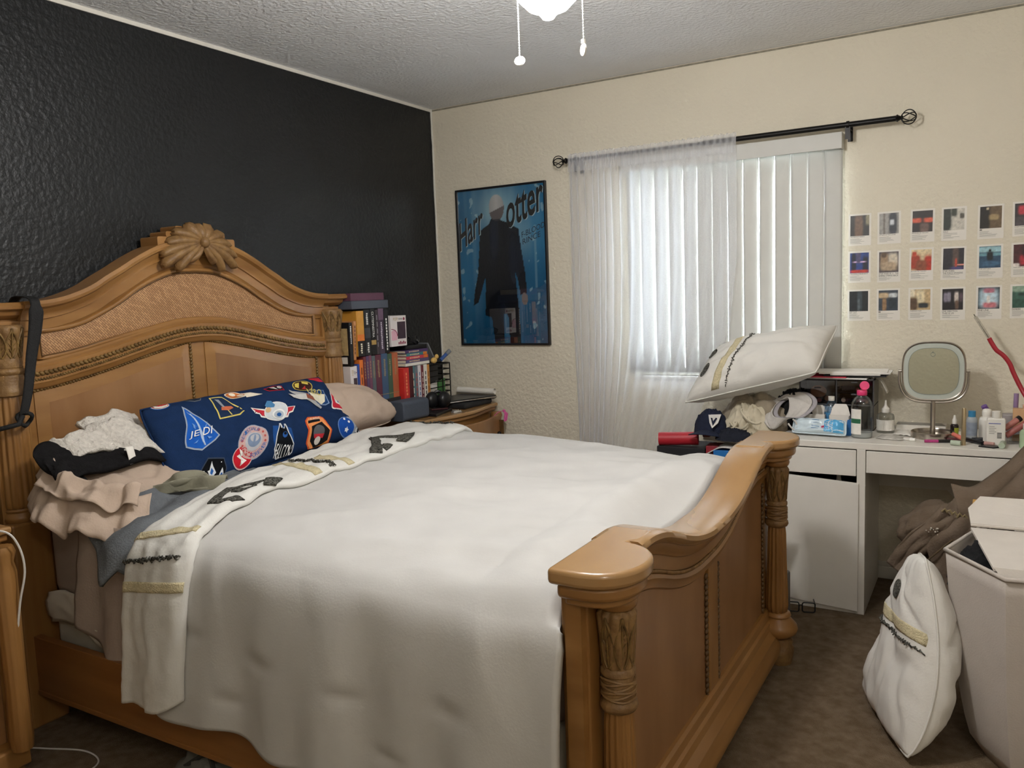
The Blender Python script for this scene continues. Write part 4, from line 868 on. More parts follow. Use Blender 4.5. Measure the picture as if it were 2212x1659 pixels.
XS = [2.372, 2.500, 2.634, 2.762, 2.903, 3.033]
ZS = [1.740, 1.567, 1.388]
CARDS = [  # label look, title lines, ground, [(u, v, su, sv, colour)...]
 [('with a brown blur on black, topmost in the first column', ['THE PHANTOM MENACE'], '23201C', [(.45, .4, .2, .6, '6B4F3A'), (.95, .8, .12, .25, '8C8468')]),
  ('with a grey corridor, second in the top row', ['ATTACK OF THE CLONES'], '9B9892', [(.7, .5, .2, .55, '2B2F38'), (.25, .5, .05, .8, '6D655E'), (.65, .55, .1, .12, 'C9CDD2')]),
  ('with two red glowing streaks on black', ['REVENGE OF THE SITH'], '261C1C', [(.2, .55, .22, .1, 'D05A3E'), (.8, .55, .22, .1, 'D05A3E'), (.6, .2, .2, .2, '6B544C')]),
  ('of a white snowy scene captioned SOLO', ['SOLO'], 'C9C4B8', [(.15, .55, .22, .6, '2A322E'), (.5, .85, .13, .2, '3A4038'), (.88, .65, .1, .12, '55524A')]),
  ('of a brown bust against a dark ground, fifth in the top row', ['~9'], '6A5740', [(.2, .45, .25, .8, '1B1714'), (.65, .5, .2, .12, 'A48E66'), (.35, .9, .05, .05, 'C9B89A')]),
  ('with a red glow on grey at the right end of the top row', ['A NEW HOPE'], '2E2A30', [(.35, .7, .18, .18, 'C23A48'), (.8, .75, .2, .2, 'B9C4CC'), (.3, .2, .3, .2, '4A4448')])],
 [('of a blue scene with a pink crossed beam', ['THE EMPIRE STRIKES BACK'], '1E3C82', [(.2, .5, .12, .5, '12162C'), (.82, .4, .14, .4, '12162C'), (.5, .08, .45, .07, 'C23A2C'), (.5, .55, .3, .025, 'E6C0EA'), (.45, .8, .12, .3, '4A4468')]),
  ('of two pale huddled figures with a bold two line title', ['STAR WARS EP. V - THE', 'EMPIRE STRIKES BACK'], '4A4248', [(.28, .6, .2, .3, '9C8266'), (.72, .6, .22, .3, 'D2C6B2'), (.5, .3, .4, .2, 'B39C80'), (.25, .85, .12, .12, '5C4630')]),
  ('with red orange flames, third in the middle row', ['RETURN OF THE JEDI'], 'DCC9A0', [(.2, .4, .25, .35, 'A83A22'), (.85, .3, .2, .4, 'B8321E'), (.5, .2, .25, .3, '8C4A30'), (.15, .8, .1, .1, 'C4432A')]),
  ('of a dark scene with a thin red beam', ['STAR WARS:', 'THE FORCE AWAKENS'], '2B2830', [(.6, .6, .14, .5, '5A4A44'), (.85, .22, .25, .02, 'F0A090'), (.62, .3, .04, .2, 'D0503C'), (.7, .05, .3, .08, '4A4474')]),
  ('of a lone dark figure against a teal sky', ['THE LAST JEDI'], '2C4C66', [(.5, .85, .6, .12, '9CC4CC'), (.5, .62, .6, .06, '6FA0AE'), (.5, .55, .14, .2, '10181E'), (.5, .8, .05, .06, '10181E'), (.5, .2, .4, .1, '3E6484')]),
  ('of a deep red scene at the right end of the middle row', ['THE LAST JEDI'], '4A1E24', [(.5, .3, .2, .2, 'B8303C'), (.1, .06, .15, .08, 'E4DAD4'), (.7, .7, .3, .3, '2A1418')])],
 [('almost black, captioned GET OUT', ['GET OUT'], '1E2428', [(.55, .55, .12, .5, '3C464C'), (.5, .3, .06, .3, '5A646A')]),
  ('with a tan hat shape, second in the bottom row', ['~9'], '3A4450', [(.25, .75, .25, .12, 'C9B08C'), (.3, .3, .1, .3, '9C7A58'), (.75, .75, .2, .1, 'CCD0D2'), (.72, .35, .2, .25, '2A343E')]),
  ('of a beige star shaped glow, third in the bottom row', ['MARRIAGE STORY'], 'C4AA80', [(.5, .65, .2, .3, 'E2D4B0'), (.15, .3, .2, .3, '5C4634'), (.65, .22, .25, .12, '2E3236'), (.1, .85, .12, .2, 'EADFC4')]),
  ('of five standing people in a row', ['ONE DIRECTION', 'THIS IS US'], '1E1A20', [(.15, .6, .08, .2, '8C8496'), (.32, .62, .08, .2, '9A94A4'), (.68, .6, .09, .22, 'D8CCC4'), (.7, .25, .08, .2, '6B5446'), (.9, .6, .07, .2, '5A4A54')]),
  ('of a round fish eye picture in pink and white', ['FINE LINE'], '17130F', [(.5, .5, .42, .42, 'A8C4D4'), (.5, .5, .3, .34, 'C4D8E2'), (.55, .18, .3, .12, 'C87880'), (.5, .85, .25, .1, 'B87484'), (.48, .45, .07, .16, 'EAE6E2')]),
  ('of a green sea with a low island', ['DUNKIRK'], '3C6458', [(.5, .9, .7, .15, '8FA894'), (.55, .62, .3, .06, '24403A'), (.4, .2, .6, .2, '2E5448')])]]
for r in range(3):
    for c in range(6):
        look, title, ground, blobs = CARDS[r][c]
        rr = random.Random(r*6+c); x0 = XS[c]+rr.uniform(-.0015, .0015); zt = ZS[r]+rr.uniform(-.002, .002); W_, H_ = .0985, .147
        rot = rr.uniform(-.012, .012)
        card = thing('photo_card', 'white card '+look, 'photo card', (x0+W_/2, 0, zt-H_), 'photo cards taped to the cream wall')
        def cp(x, z, off, x0=x0, zt=zt, rot=rot): return Vector((x0+x-rot*z, -off, zt-H_+z+rot*x))
        M().prism([(0, 0), (W_, 0), (W_, H_), (0, H_)], lambda a, b: cp(a, b, .0), lambda a, b: cp(a, b, .0012)).build('card_stock', paper, card, smooth=0)
        gl_ = lin(ground); bl = [(a, b, c_, d, lin(e)) for a, b, c_, d, e in blobs]
        def pf(u, v, gl_=gl_, bl=bl, s=r*6+c):
            k = gl_
            for a, b, su, sv, col in bl: k = mixc(k, col, 1.6*math.exp(-((u-a)/su)**4-((v-b)/sv)**4))
            f = 1+.35*nz(u*7+s, v*7)+.2*nz(u*17, v*17+s); return tuple(x*f for x in k)
        nu, nv = 26, 30
        q = M().grid(lambda u, v: cp(.008+.082*u, .045+.094*v, .0016), nu, nv)
        q.build('photo', prt, card, smooth=0, fix=False, colors=[pf(i/nu, j/nv) for i in range(nu+1) for j in range(nv+1)])
        two = len(title) > 1
        for k, s in enumerate(title):
            h_ = .0075 if (two or len(s) < 10) else .0048
            text(s, lambda x, z: cp(x, z, .0017), .008, .043-h_-k*.0095, min(.082, h_*.62*len(s)*(1 if two or len(s) < 10 else 1.15)), h_, 'caption', ink, card)
        q = M(); zz = .022 if two else .031
        while zz > .008:
            L_ = rr.uniform(.03, .07); q.add([cp(.008, zz, .0017), cp(.008+L_, zz, .0017), cp(.008+L_, zz+.0012, .0017), cp(.008, zz+.0012, .0017)], [(0, 1, 2, 3)]); zz -= .0042
        q.build('fine_print', mat('grey_ink', '8C8882', .6, n=.05, ns=30), card, smooth=0, fix=False)
# ================================================================ nightstand by the window wall and what stands on it
def nightstand(y0, y1, label, open_drawer, ztop=.787, nm='nightstand'):
    t = thing(nm, label, 'nightstand', (.23, (y0+y1)/2, 0))
    yc, hw = (y0+y1)/2, (y1-y0)/2
    def front(k, n=28): return [(lerp(.425, .425, 0)+k+.028*cos(PI*(2*i/n-1))*.9, yc+(hw+k*.6)*(2*i/n-1)) for i in range(n+1)]
    def outline(k): return [(.03, yc-hw-k*.6)]+front(k)+[(.03, yc+hw+k*.6)]
    def slab(k, z0, z1): return M().prism(outline(k), lambda a, b: Vector((a, b, z0)), lambda a, b: Vector((a, b, z1)))
    slab(.02, ztop-.022, ztop).build('nightstand_top', oak_cap, t, smooth=30, bevel=.007, seg=3)
    slab(.006, ztop-.045, ztop-.022).build('top_moulding', oak, t, smooth=30, bevel=.005)
    slab(-.012, .10, ztop-.045).build('carcass', oak, t, smooth=30)
    slab(.008, .03, .10).build('plinth', oak, t, smooth=30, bevel=.006)
    for sy in (-1, 1):
        M().lathe([(.03, ztop-.05), (.036, ztop-.07), (.028, ztop-.10), (.034, ztop-.13), (.03, .3), (.034, .14), (.03, .10)], (.43, yc+sy*(hw-.03), 0), 40, mod=lambda a, h: 1-.08*abs(sin(a*6))**3).build('corner_column', oak_v, t, smooth=60)
        for xx in (.07, .41): M().lathe([(.028, .03), (.036, .02), (.03, .0)], (xx, yc+sy*(hw-.05), 0), 18).build('bun_foot', oak_carved, t)
    for i, (z0, z1) in enumerate(((ztop-.235, ztop-.06), (ztop-.43, ztop-.25), (.12, ztop-.445))):
        dx = .085 if (open_drawer and i == 0) else 0
        pts = [(x+dx, y) for x, y in [(a-.008, yc+(b-yc)*.86) for a, b in front(0)]]
        d = M().prism(pts+[(p[0]-.02, p[1]) for p in reversed(pts)], lambda a, b: Vector((a, b, z0)), lambda a, b: Vector((a, b, z1))).build('drawer', oak_panel, t, smooth=30, bevel=.004)
        if dx: M().box(.32, yc-hw*.8, z0+.01, .42+dx, yc-hw*.78, z1-.03).box(.32, yc+hw*.78, z0+.01, .42+dx, yc+hw*.8, z1-.03).box(.32, yc-hw*.8, z0+.01, .42+dx, yc+hw*.8, z0+.02).build('drawer_box', oak_dark, d, smooth=0)
        for sy in (-.45, .45):
            M().sphere((.472+dx-.02*abs(sy), yc+sy*hw, (z0+z1)/2), .012, 12, 8).build('knob', black_mt, d)
    return t
nightstand(-.76, -.05, 'carved oak nightstand crowded with books beside the bed', True)
Zt = .787
pk = mat('pink_tassel_thread', 'D15E9A', .8, n=.1, ns=90)
tz = M(); rr = random.Random(4)
for k in range(16): 
    a = rr.uniform(-.02, .02); tz.tube([(.515, -.13+a*.3, .752), (.525+rr.uniform(0, .008), -.13+a*.7, .735), (.522, -.13+a, .690+rr.uniform(0, .012))], .0028, 5)
tz.sphere((.515, -.13, .753), .009, 10, 6)
tz.tube([(.515, -.13, .753), (.49, -.15, .748), (.44, -.18, .70)], .002, 5)
tz.build('tassel', pk, None, smooth=60, label='pink tassel hanging over the open nightstand drawer', cat='tassel')
bk_group = 'books piled on the nightstand'
leaf = mat('book_pages', 'D9CFB8', .8, n=.08, ns=120, stretch=(1, 60, 1))
def book(label, h, y0, y1, z0, z1, x0=.065, x1=.22, title=None, tcol='F0EEE8', tz=(.12, .88), lean=0., flat=False, closed=False, band=None, back=None, group=bk_group, cat='book', h2=None):
    """upright (spine to +x) or flat book; lean moves the top in y"""
    cm = mat('cover_'+h, h, .45, n=.08, ns=18)
    t = thing('book', label, cat, ((x0+x1)/2, (y0+y1)/2, z0), group)
    b = .0022
    def mp(x, y, z): return Vector((x, y+lean*(z-z0)/(z1-z0) if not flat else y, z))
    def bx(x0, y0, z0, x1, y1, z1):
        q = M().box(x0, y0, z0, x1, y1, z1); q.V = [mp(*v) for v in q.V]; return q
    c = M()
    if not flat:
        for a in ((x0, y0, z0, x1, y0+b, z1), (x0, y1-b, z0, x1, y1, z1), (x1-b, y0+b, z0, x1, y1-b, z1)): c.add(bx(*a).V, bx(*a).F)
        c.build('cover', cm, t, smooth=0, bevel=.0008)
        bx(x0+.003, y0+b, z0+.003, x1-b, y1-b, z1-.004).build('pages', leaf, t, smooth=0)
        f = lambda x, y: mp(x1+.0006, (y0+y1)/2+y, z1-x)
        H_ = z1-z0
        if title:
            w_ = min((y1-y0)*(.34 if str(title)[0] == '~' else .5), .016)
            for s, a, e in ([(title, *tz)] if isinstance(title, str) else title):
                text(s, f, H_*a, -w_/2, H_*(e-a), w_, 'spine_lettering', mat('ink_'+tcol, tcol, .5, n=.05, ns=50), t)
        if band:
            for hh, a, e in band: bx(x1, y0+.001, z1-H_*e, x1+.0004, y1-.001, z1-H_*a).build('spine_band', mat('ink_'+hh, hh, .5, n=.1, ns=40), t, smooth=0)
        if back:
            bx(x0+.02, y0-.0005, z0+.055, x1-.012, y0, z1-.03).build('back_text_panel', mat('ink_'+back, back, .5, n=.15, ns=70), t, smooth=0)
            bx(x1-.075, y0-.0005, z0+.012, x1-.02, y0, z0+.046).build('barcode_label', paper, t, smooth=0)
    else:
        for a in ((x0, y0, z0, x1, y1, z0+b), (x0, y0, z1-b, x1, y1, z1), (x1-b, y0, z0+b, x1, y1, z1-b)): c.add(bx(*a).V, bx(*a).F)
        if closed: c.add(bx(x0, y0, z0+b, x1-b, y0+b, z1-b).V, bx(x0, y0, z0, x1, y0+b, z1).F)
        c.build('cover', cm, t, smooth=0, bevel=.0008)
        bx(x0+.004, y0+.003, z0+b, x1-b, y1-.003, z1-b).build('pages', leaf, t, smooth=0)
        if title:
            w_ = (z1-z0)*.5; L_ = y1-y0
            text(title, lambda x, y: Vector((x1+.0006, y0+x, (z0+z1)/2+y)), L_*tz[0], -w_/2, L_*(tz[1]-tz[0]), w_, 'spine_lettering', mat('ink_'+tcol, tcol, .5, n=.05, ns=50), t)
        if band:
            for hh, a, e in band: bx(x1, lerp(y0, y1, a), z0+.001, x1+.0004, lerp(y0, y1, e), z1-.001).build('spine_band', mat('ink_'+hh, hh, .5, n=.1, ns=40), t, smooth=0)
    return t
_before = set(bpy.data.objects)
M().box(.05, -1.00, Zt, .23, -.715, .893).build('storage_box', mat('dark_cardboard', '2B2A2C', .7, n=.1, ns=20), None, smooth=0, bevel=.002, label='dark cardboard box under the row of slim coloured books', cat='box')
rz, rt = .893, 1.134
def popbox(label, y0, y1, z0, z1, x0, x1, winx=True):
    t = thing('figure_box', label, 'box', ((x0+x1)/2, (y0+y1)/2, z0), 'boxed figures on the nightstand')
    wm = mat('white_box_board', 'E2DAD8', .4, n=.03, ns=20); pm = mat('maroon_print', '8A2F4A', .45, n=.08, ns=30); pp = mat('pink_print', 'D9A8B8', .45, n=.08, ns=30)
    M().box(x0, y0, z0, x1, y1, z1).build('carton', wm, t, smooth=0, bevel=.001)
    W_, H_ = y1-y0, z1-z0; e = x1+.0006
    M().box(x1, y0+W_*.42, z0+H_*.24, x1+.0005, y1-W_*.06, z0+H_*.80).build('window_film', mat('dark_film', '4A3C44', .15, n=.1, ns=30), t, smooth=0)
    M().prism([(y0+W_*.04, z0+H_*.2), (y0+W_*.36, z0+H_*.2), (y0+W_*.40, z0+H_*.45), (y0+W_*.28, z0+H_*.55), (y0+W_*.04, z0+H_*.5)], lambda a, b: Vector((x1, a, b)), lambda a, b: Vector((x1+.0008, a, b))).build('print_panel', pp, t, smooth=0)
    M().tube([(x1+.0006, y0+W_*(.04+.36*sin(k/8*1.57)), z0+H_*(.2+.37*cos(k/8*1.2))) for k in range(9)], .002, 5).build('print_line', pm, t)
    text('POP!', lambda x, y: Vector((e, y0+x, z0+y)), W_*.18, H_*.84, W_*.28, H_*.10, 'lettering', mat('ink_gold', 'B39A5E', .5, n=.05, ns=40), t)
    text('STAR WARS', lambda x, y: Vector((e, y0+x, z0+y)), W_*.50, H_*.86, W_*.26, H_*.06, 'lettering', ink, t)
    M().lathe([(.0, 0), (W_*.06, 0), (W_*.06, .0006), (0, .0006)], (x1, y0+W_*.86, z0+H_*.89), 14, axis=(1, 0, 0)).build('print_emblem', pm, t)
    for k in range(5): M().box(x1, y0+W_*(.45+.1*k), z0+H_*.06, x1+.0006, y0+W_*(.52+.1*k), z0+H_*(.13+.03*(k % 2))).build('print_panel', pm, t, smooth=0)
    return t
popbox('pink and white figure box low in the book pile beside the headboard', -1.096, -1.045, .765+.022, 1.092, .08, .215)
book('blue spined book between pink box and orange book', '2F4C9A', -1.044, -1.030, Zt, 1.10)
book('bright orange thin book in the lower row', 'D9742E', -1.029, -1.002, Zt, 1.12, title='~5', tcol='5A2A14')
for i, (h, y0, y1, lb) in enumerate((('6E2F35', -.998, -.978, 'dark red'), ('5B4468', -.976, -.956, 'slim purple'), ('74465E', -.955, -.933, 'dusty plum'), ('5A6668', -.932, -.904, 'grey green'), ('5F2B3C', -.903, -.856, 'thick maroon'), ('3E5878', -.855, -.803, 'thick slate blue'), ('3F5A46', -.802, -.765, 'forest green'), ('B0603E', -.764, -.714, 'rust orange'))):
    book(lb+' clothbound book of the matching lower row', h, y0, y1, rz, rt+.002*(i % 3), title='~%d' % (9+i % 6) if i > 2 else '~6', tcol='9C8A64', tz=(.12, .5), band=[('8F7E5C', .88, .895)])
zb2 = 1.1385
book('black hardback with tan back cover beside the headboard post', '161519', -1.097, -1.072, 1.094, 1.316, .065, .222, title='~9', tz=(.08, .5), back='B39A6C')
book('tan and orange paperback leaning beside the black hardback', 'B88050', -1.070, -1.050, 1.124, 1.322, title='~8', tcol='4A2A14', lean=.012)
book('yellow orange hardback with black base, upper row', 'C99038', -1.034, -.978, zb2, 1.372, title=[('~5', .72, .95)], tcol='EFE6D0', band=[('1A1614', .66, 1.0), ('D8792E', .52, .66)])
book('black hardback with a white bird mark, upper row', '1B1B1D', -.976, -.928, zb2, 1.378, title=[('~6', .08, .34), ('~5', .72, .95)], tcol='D9D6CE', band=[('3A3C40', .4, .62)])
book('black hardback lettered CLYTEMNESTRA', '141416', -.926, -.886, zb2, 1.379, title=[('CLYTEMNESTRA', .06, .62)], band=[('A98A4A', .68, .78)])
book('dark brown slim hardback next to the CLYTEMNESTRA book', '3A3236', -.885, -.862, zb2, 1.374, title='~5', tcol='8F8A90')
book('dark purple patterned hardback in the upper row', '3E3040', -.861, -.817, zb2, 1.379, title='~15', tcol='CFC6D2', tz=(.3, .9), band=[('6B5468', .0, .25)])
book('black paperback with white spine text next to the upper figure box', '1A191C', -.815, -.778, zb2, 1.372, title='~11', tz=(.2, .95))
popbox('pink and white figure box on the upper book row', -.755, -.618, 1.168, 1.335, .09, .215)
M().box(.062, -1.068, 1.381, .225, -.776, 1.424).build('storage_tin', mat('slate_grey_box', '4E535E', .45, n=.05, ns=15), None, smooth=0, bevel=.004, label='slate grey flat box laid across the upper row of books', cat='box')
book('dusky purple flat book at the very top of the pile', '5E3A4C', -1.068, -.806, 1.4245, 1.463, .062, .22, flat=True, closed=True)
book('tall bright red book standing beside the dark red slipcase', 'C9302C', -.708, -.660, Zt, 1.046, .06, .25, title='~7', tcol='E88A5A', tz=(.1, .6))
book('dark red slipcase standing beside the tall red book', '4E1C22', -.648, -.603, Zt, 1.050, .05, .235)
for h, y0, y1, lb, ti, tc in (('4E7C82', -.601, -.574, 'teal paperback under the flat pile', 'LOST', 'E0D8C8'), ('6B7480', -.573, -.546, 'grey blue paperback under the flat pile', 'HARBOR', 'B04A44'), ('D8D2D6', -.545, -.516, 'white paperback in the lower pile next to the dark red one', 'SUMMER', '4A6A9A'), ('6A2430', -.515, -.491, 'thin dark red paperback between two white ones', 'CROWN', 'D8CFC0'), ('E0DCD2', -.490, -.457, 'white paperback with black swash, lower pile', 'SIMPLE', '2A2A2A'), ('C98A44', -.456, -.434, 'tan orange paperback at the end of the lower pile', 'GOLD', '6A3A1A')):
    book(lb, h, y0, y1, Zt, 1.048-.004*(h[0] in '6C'), .07, .225, title='~%d' % len(ti), tcol=tc, tz=(.15, .8))
z = 1.051
for h, d, lb, y0, y1 in (('E2DED4', .016, 'white edged flat book, lowest of the flat pile', -.655, -.432), ('5A5078', .019, 'blue violet flat book in the flat pile', -.650, -.436), ('C93C50', .018, 'pink red flat book in the flat pile', -.645, -.44), ('3F7F86', .017, 'teal and orange flat book in the flat pile', -.642, -.445), ('54406E', .016, 'violet flat book near the top of the flat pile', -.652, -.44)):
    book(lb, h, y0, y1, z, z+d, .06, .226, flat=True, title='~7' if h != 'E2DED4' else None, tcol='E2C9A0', tz=(.15, .6), band=[('D97A2E', .78, .96)] if h in ('3F7F86', 'C93C50') else None); z += d+.0004
M().box(.08, -.615, z, .2, -.412, z+.024).build('flat_case', black_pl, None, smooth=0, bevel=.004, label='dark flat case on top of the flat book pile', cat='case')
z += .0245
hp = M(); rr = random.Random(8)
for k in range(7):
    p = [(.14+.035*cos(a*1.3+k), -.50+.075*cos(a+k*.7)*(.6+.08*k), z+.012+.012*sin(a*2+k)+.004*k) for a in [i*.5 for i in range(14)]]
    hp.tube(p, .005, 6)
hp.sphere((.15, -.56, z+.026), .026, 14, 8); hp.sphere((.15, -.45, z+.022), .022, 14, 8)
hp.build('cable_tangle', black_pl, None, smooth=60, label='tangle of black cables and earpieces on the flat case', cat='cables')
# wire basket with papers
ob = thing('wire_organizer', 'black wire desk organizer against the window wall', 'organizer', (.16, -.32, Zt))
q = M()
for k in range(8): 
    zz = Zt+.012+k*.0335
    q.tube([(.10, -.425, zz), (.215, -.425, zz), (.235, -.32, zz+.003), (.215, -.215, zz), (.10, -.215, zz)], .0042 if k in (0, 7) else .0032, 6, closed=True)
q.build('wire_rings', black_mt, ob)
q = M()
for x, y in ((.10, -.425), (.215, -.425), (.235, -.32), (.215, -.215), (.10, -.215)): q.tube([(x, y, Zt), (x, y, Zt+.25)], .0036, 6)
q.build('uprights', black_mt, ob)
M().box(.10, -.42, Zt, .21, -.22, Zt+.003).build('organizer_base', black_mt, ob, smooth=0)
for h, y0, y1, z0, z1, x, lb in (('E4E0DA', -.41, -.33, Zt+.02, Zt+.14, .205, 'white folded leaflet in the wire organizer'), ('4E8A4A', -.31, -.24, Zt+.04, Zt+.15, .20, 'green packet in the wire organizer'), ('2E2E32', -.40, -.24, Zt+.03, Zt+.23, .15, 'black card stack in the wire organizer')):
    M().obox(((x-.01), (y0+y1)/2, (z0+z1)/2), (.004, 0, 0), (0, (y1-y0)/2, .008), (.006, -.006, (z1-z0)/2)).build('packet', mat('packet_'+h, h, .4, n=.12, ns=25), None, smooth=0, bevel=.001, label=lb, cat='packet')
M().obox((.17, -.375, 1.11), (.035, 0, 0), (0, .035, -.055), (0, .0035, .0028)).build('tablet', mat('grey_tablet', '7C7F84', .3, n=.04, ns=20), None, smooth=0, bevel=.002, label='slim grey tablet leaning on the wire organizer', cat='tablet')
mk = M(); d = Vector((.02, .07, .05)).normalized(); mk.lathe([(.0, 0), (.011, 0), (.011, .055), (.008, .06), (.0, .06)], Vector((.2, -.285, 1.055)), 14, axis=d)
mk = mk.build('marker', mat('marker_blue', '3E5E9E', .4, n=.05, ns=30), None, label='blue marker with grey cap lying on the wire organizer', cat='marker')
M().lathe([(.0, 0), (.0125, 0), (.0125, .035), (.0, .037)], Vector((.2, -.285, 1.055))+d*.055, 14, axis=d).build('cap', mat('marker_cap_grey', '7A8088', .4, n=.05, ns=30), mk)
pl = M(); pl.add(*ell((.235, -.40, 1.064), .022, 14, 9, (.7, 1.1, .8))); pl.add(*ell((.245, -.385, 1.085), .014, 12, 8, (.8, 1, 1)))
pl.build('plush_toy', mat('tan_plush', 'D9B46A', .95, n=.1, ns=60, bump=.3, bs=200), None, smooth=180, label='small tan plush toy beside the flat book pile', cat='toy')
for o in set(bpy.data.objects)-_before:           # the pile stands close to the wall
    if o.parent is None: o.location += Vector((-.058, .065, 0))
# electronics in front
M().prism(rrect(.30, .842, .055, .053, .022), lambda a, b: Vector((a, -.865, b)), lambda a, b: Vector((a+.01, -.655, b))).build('speaker', mat('slate_speaker_fabric', '454C58', .7, n=.06, ns=120, bump=.3, bs=400), None, smooth=40, bevel=.006, seg=3,
    label='slate grey rounded speaker in front of the books behind the beige pillow', cat='speaker')
sp_ = bpy.data.objects['speaker']
lp = M().prism([(.14, -.64), (.40, -.645), (.35, -.42), (.13, -.44)], lambda a, b: Vector((a, b, Zt)), lambda a, b: Vector((a, b, Zt+.016))).build('laptop', black_pl, None, smooth=0, bevel=.003, label='closed black laptop at the front edge of the nightstand', cat='laptop')
M().box(.16, -.36, Zt, .40, -.07, Zt+.030).build('sleeve', mat('black_neoprene', '1C1D20', .8, n=.1, ns=60, bump=.2, bs=200), None, smooth=0, bevel=.010, seg=3, label='black padded sleeve under the silver edged laptop', cat='sleeve')
l2 = M().prism([(.15, -.37), (.305, -.395), (.43, -.07), (.17, -.055)], lambda a, b: Vector((a, b, Zt+.0305)), lambda a, b: Vector((a, b, Zt+.048))).build('laptop', black_pl, None, smooth=0, bevel=.003, label='closed black laptop with silver edge on the padded sleeve', cat='laptop')
M().tube([(.307, -.393, Zt+.039), (.432, -.07, Zt+.039)], .004, 6).build('silver_edge', steel, l2)
hd = thing('headphones', 'black over ear headphones lying by the laptops', 'headphones', (.27, -.45, Zt+.016))
for x, y, zz in ((.25, -.47, Zt+.066), (.30, -.425, Zt+.064)): M().add(*ell((x, y, zz), .047, 18, 12, (.75, 1, 1))).build('ear_cup', black_pl, hd, smooth=180)
M().tube([(.25+.05*i/10, -.47+.045*i/10+.0, Zt+.085+.028*sin(PI*i/10)) for i in range(11)], .008, 8).build('headband', black_pl, hd)
M().tube([(.30, -.55, Zt+.021), (.355, -.47, Zt+.021)], .0055, 8).build('pen', mat('burgundy_metal_pen', '4A2A2C', .3, n=.05, ns=40, metal=.5), None, label='burgundy metal pen on the closed black laptop', cat='pen')
def roll(pts, r, t=.004, n=20):
    q = M(); P = [Vector(p) for p in pts]; q.tube(P, r, n, cap=False); q.tube(P, r-t, n, cap=False)
    return q
roll([(.15, -.06, Zt+.072), (.41, -.055, Zt+.067)], .018).build('paper_roll', paper, None, smooth=60, label='white rolled paper on the laptop against the wall', cat='paper roll')
fo = heap(lambda a: .03+.008*sin(3*a), .40, -.46, Zt+.001, .012, 3, fold=.008, nu=20, nv=8)
fo.build('foil_wrapper', mat('crumpled_foil', 'BDBBB5', .3, n=.05, ns=40, metal=.8), None, smooth=30, label='crumpled silver wrapper at the nightstand edge', cat='wrapper')
# near nightstand
nightstand(-3.62, -2.885, 'carved oak nightstand in the dark corner at the near side of the bed', False)
# ================================================================ desk under the cards
DX0, DX1, DY0, DY1 = 2.155, 3.575, -.52, -.02
desk = thing('desk', 'white laminate desk with cupboard and two drawers below the photo cards', 'desk', (2.86, -.27, 0))
M().box(DX0, DY0, .722, DX1, DY1, .75).build('desktop', white_lam, desk, smooth=0, bevel=.002)
for x0, x1 in ((DX0, DX0+.028), (2.486, 2.520), (DX1-.032, DX1)): M().box(x0, DY0, 0, x1, DY1, .722).build('side_panel', white_lam, desk, smooth=0, bevel=.0015)
M().box(DX0+.028, DY1-.012, .02, 2.486, DY1, .722).box(DX0+.028, DY0+.02, .018, 2.486, DY1-.012, .034).build('cupboard_back', white_lam, desk, smooth=0)
M().box(2.52, DY1-.012, .462, DX1-.032, DY1, .722).build('back_panel', white_lam, desk, smooth=0)
M().box(DX0+.028, DY0+.004, 0, 2.486, DY0+.016, .024).build('kick_board', white_lam, desk, smooth=0)
def drawer(x0, x1, z0, z1):
    M().box(x0, DY0-.001, z0, x1, DY0+.017, z1).box(x0+.02, DY0+.017, z0+.012, x0+.03, DY1-.06, z1-.02).box(x1-.03, DY0+.017, z0+.012, x1-.02, DY1-.06, z1-.02).box(x0+.02, DY0+.017, z0+.012, x1-.02, DY1-.06, z0+.018).build('drawer', white_lam, desk, smooth=0, bevel=.0015)
drawer(DX0+.031, 2.483, .606, .717); drawer(2.523, DX1-.035, .624, .717)
# cupboard door sagging slightly, hinged on the window side
a = .035
q = M(); c = Vector((DX0+.031, DY0-.001, .0)); wv_ = Vector((cos(a)*.309, -sin(a)*.309, -.016))
q.add([c+wv_*u+Vector((sin(a), cos(a), 0))*.018*v+Vector((0, 0, lerp(.030, .592, w_))) for w_ in (0, 1) for u, v in ((0, 0), (1, 0), (1, 1), (0, 1))], [(3,2,1,0),(4,5,6,7),(0,1,5,4),(1,2,6,5),(2,3,7,6),(3,0,4,7)])
q.build('door', white_lam, desk, smooth=0, bevel=.0015)
M().box(2.20, -.45, .034, 2.46, -.10, .55).build('cupboard_contents', mat('dark_bundle', '221F20', .9, n=.3, ns=20), None, smooth=0, bevel=.02, label='dark bundle of things inside the desk cupboard', cat='clothes')
M().lathe([(.0, 0), (.012, 0), (.009, .03), (.004, .05), (.0, .05)], (2.40, -.42, .551), 14).build('nozzle', paper, None, label='white nozzle cap showing through the cupboard gap', cat='cap')
M().add([(2.775, -.03, .50), (2.835, -.034, .432), (2.91, -.03, .505), (2.84, -.032, .62)], [(0, 1, 2, 3)]).build('paper_sheet', paper, None, smooth=0, solid=.0006, label='white paper corner hanging behind the desk drawer', cat='paper')
DZ = .75
def bottle(name, label, prof, x, y, m, z=DZ, n=24, cap=None, capm=None, lab=None, labm=None, sx=1, sy=1, cat='bottle', rot=0, labtext=None, nosep=False):
    t = thing(name, label, cat, (x, y, z))
    M().lathe(prof, (x, y, z), n, sx=sx, sy=sy).build('body', m, t, smooth=50)
    if cap: M().lathe(cap, (x, y, z), n).build('cap', capm, t, smooth=50)
    if lab:
        z0, z1, r, a0, a1 = lab
        M().grid(lambda u, v: Vector((x+r*cos(lerp(a0, a1, u))*sx, y+r*sin(lerp(a0, a1, u))*sy, z+lerp(z0, z1, v))), 16, 2).build('label_sticker', labm, t, smooth=180, fix=False)
    return t
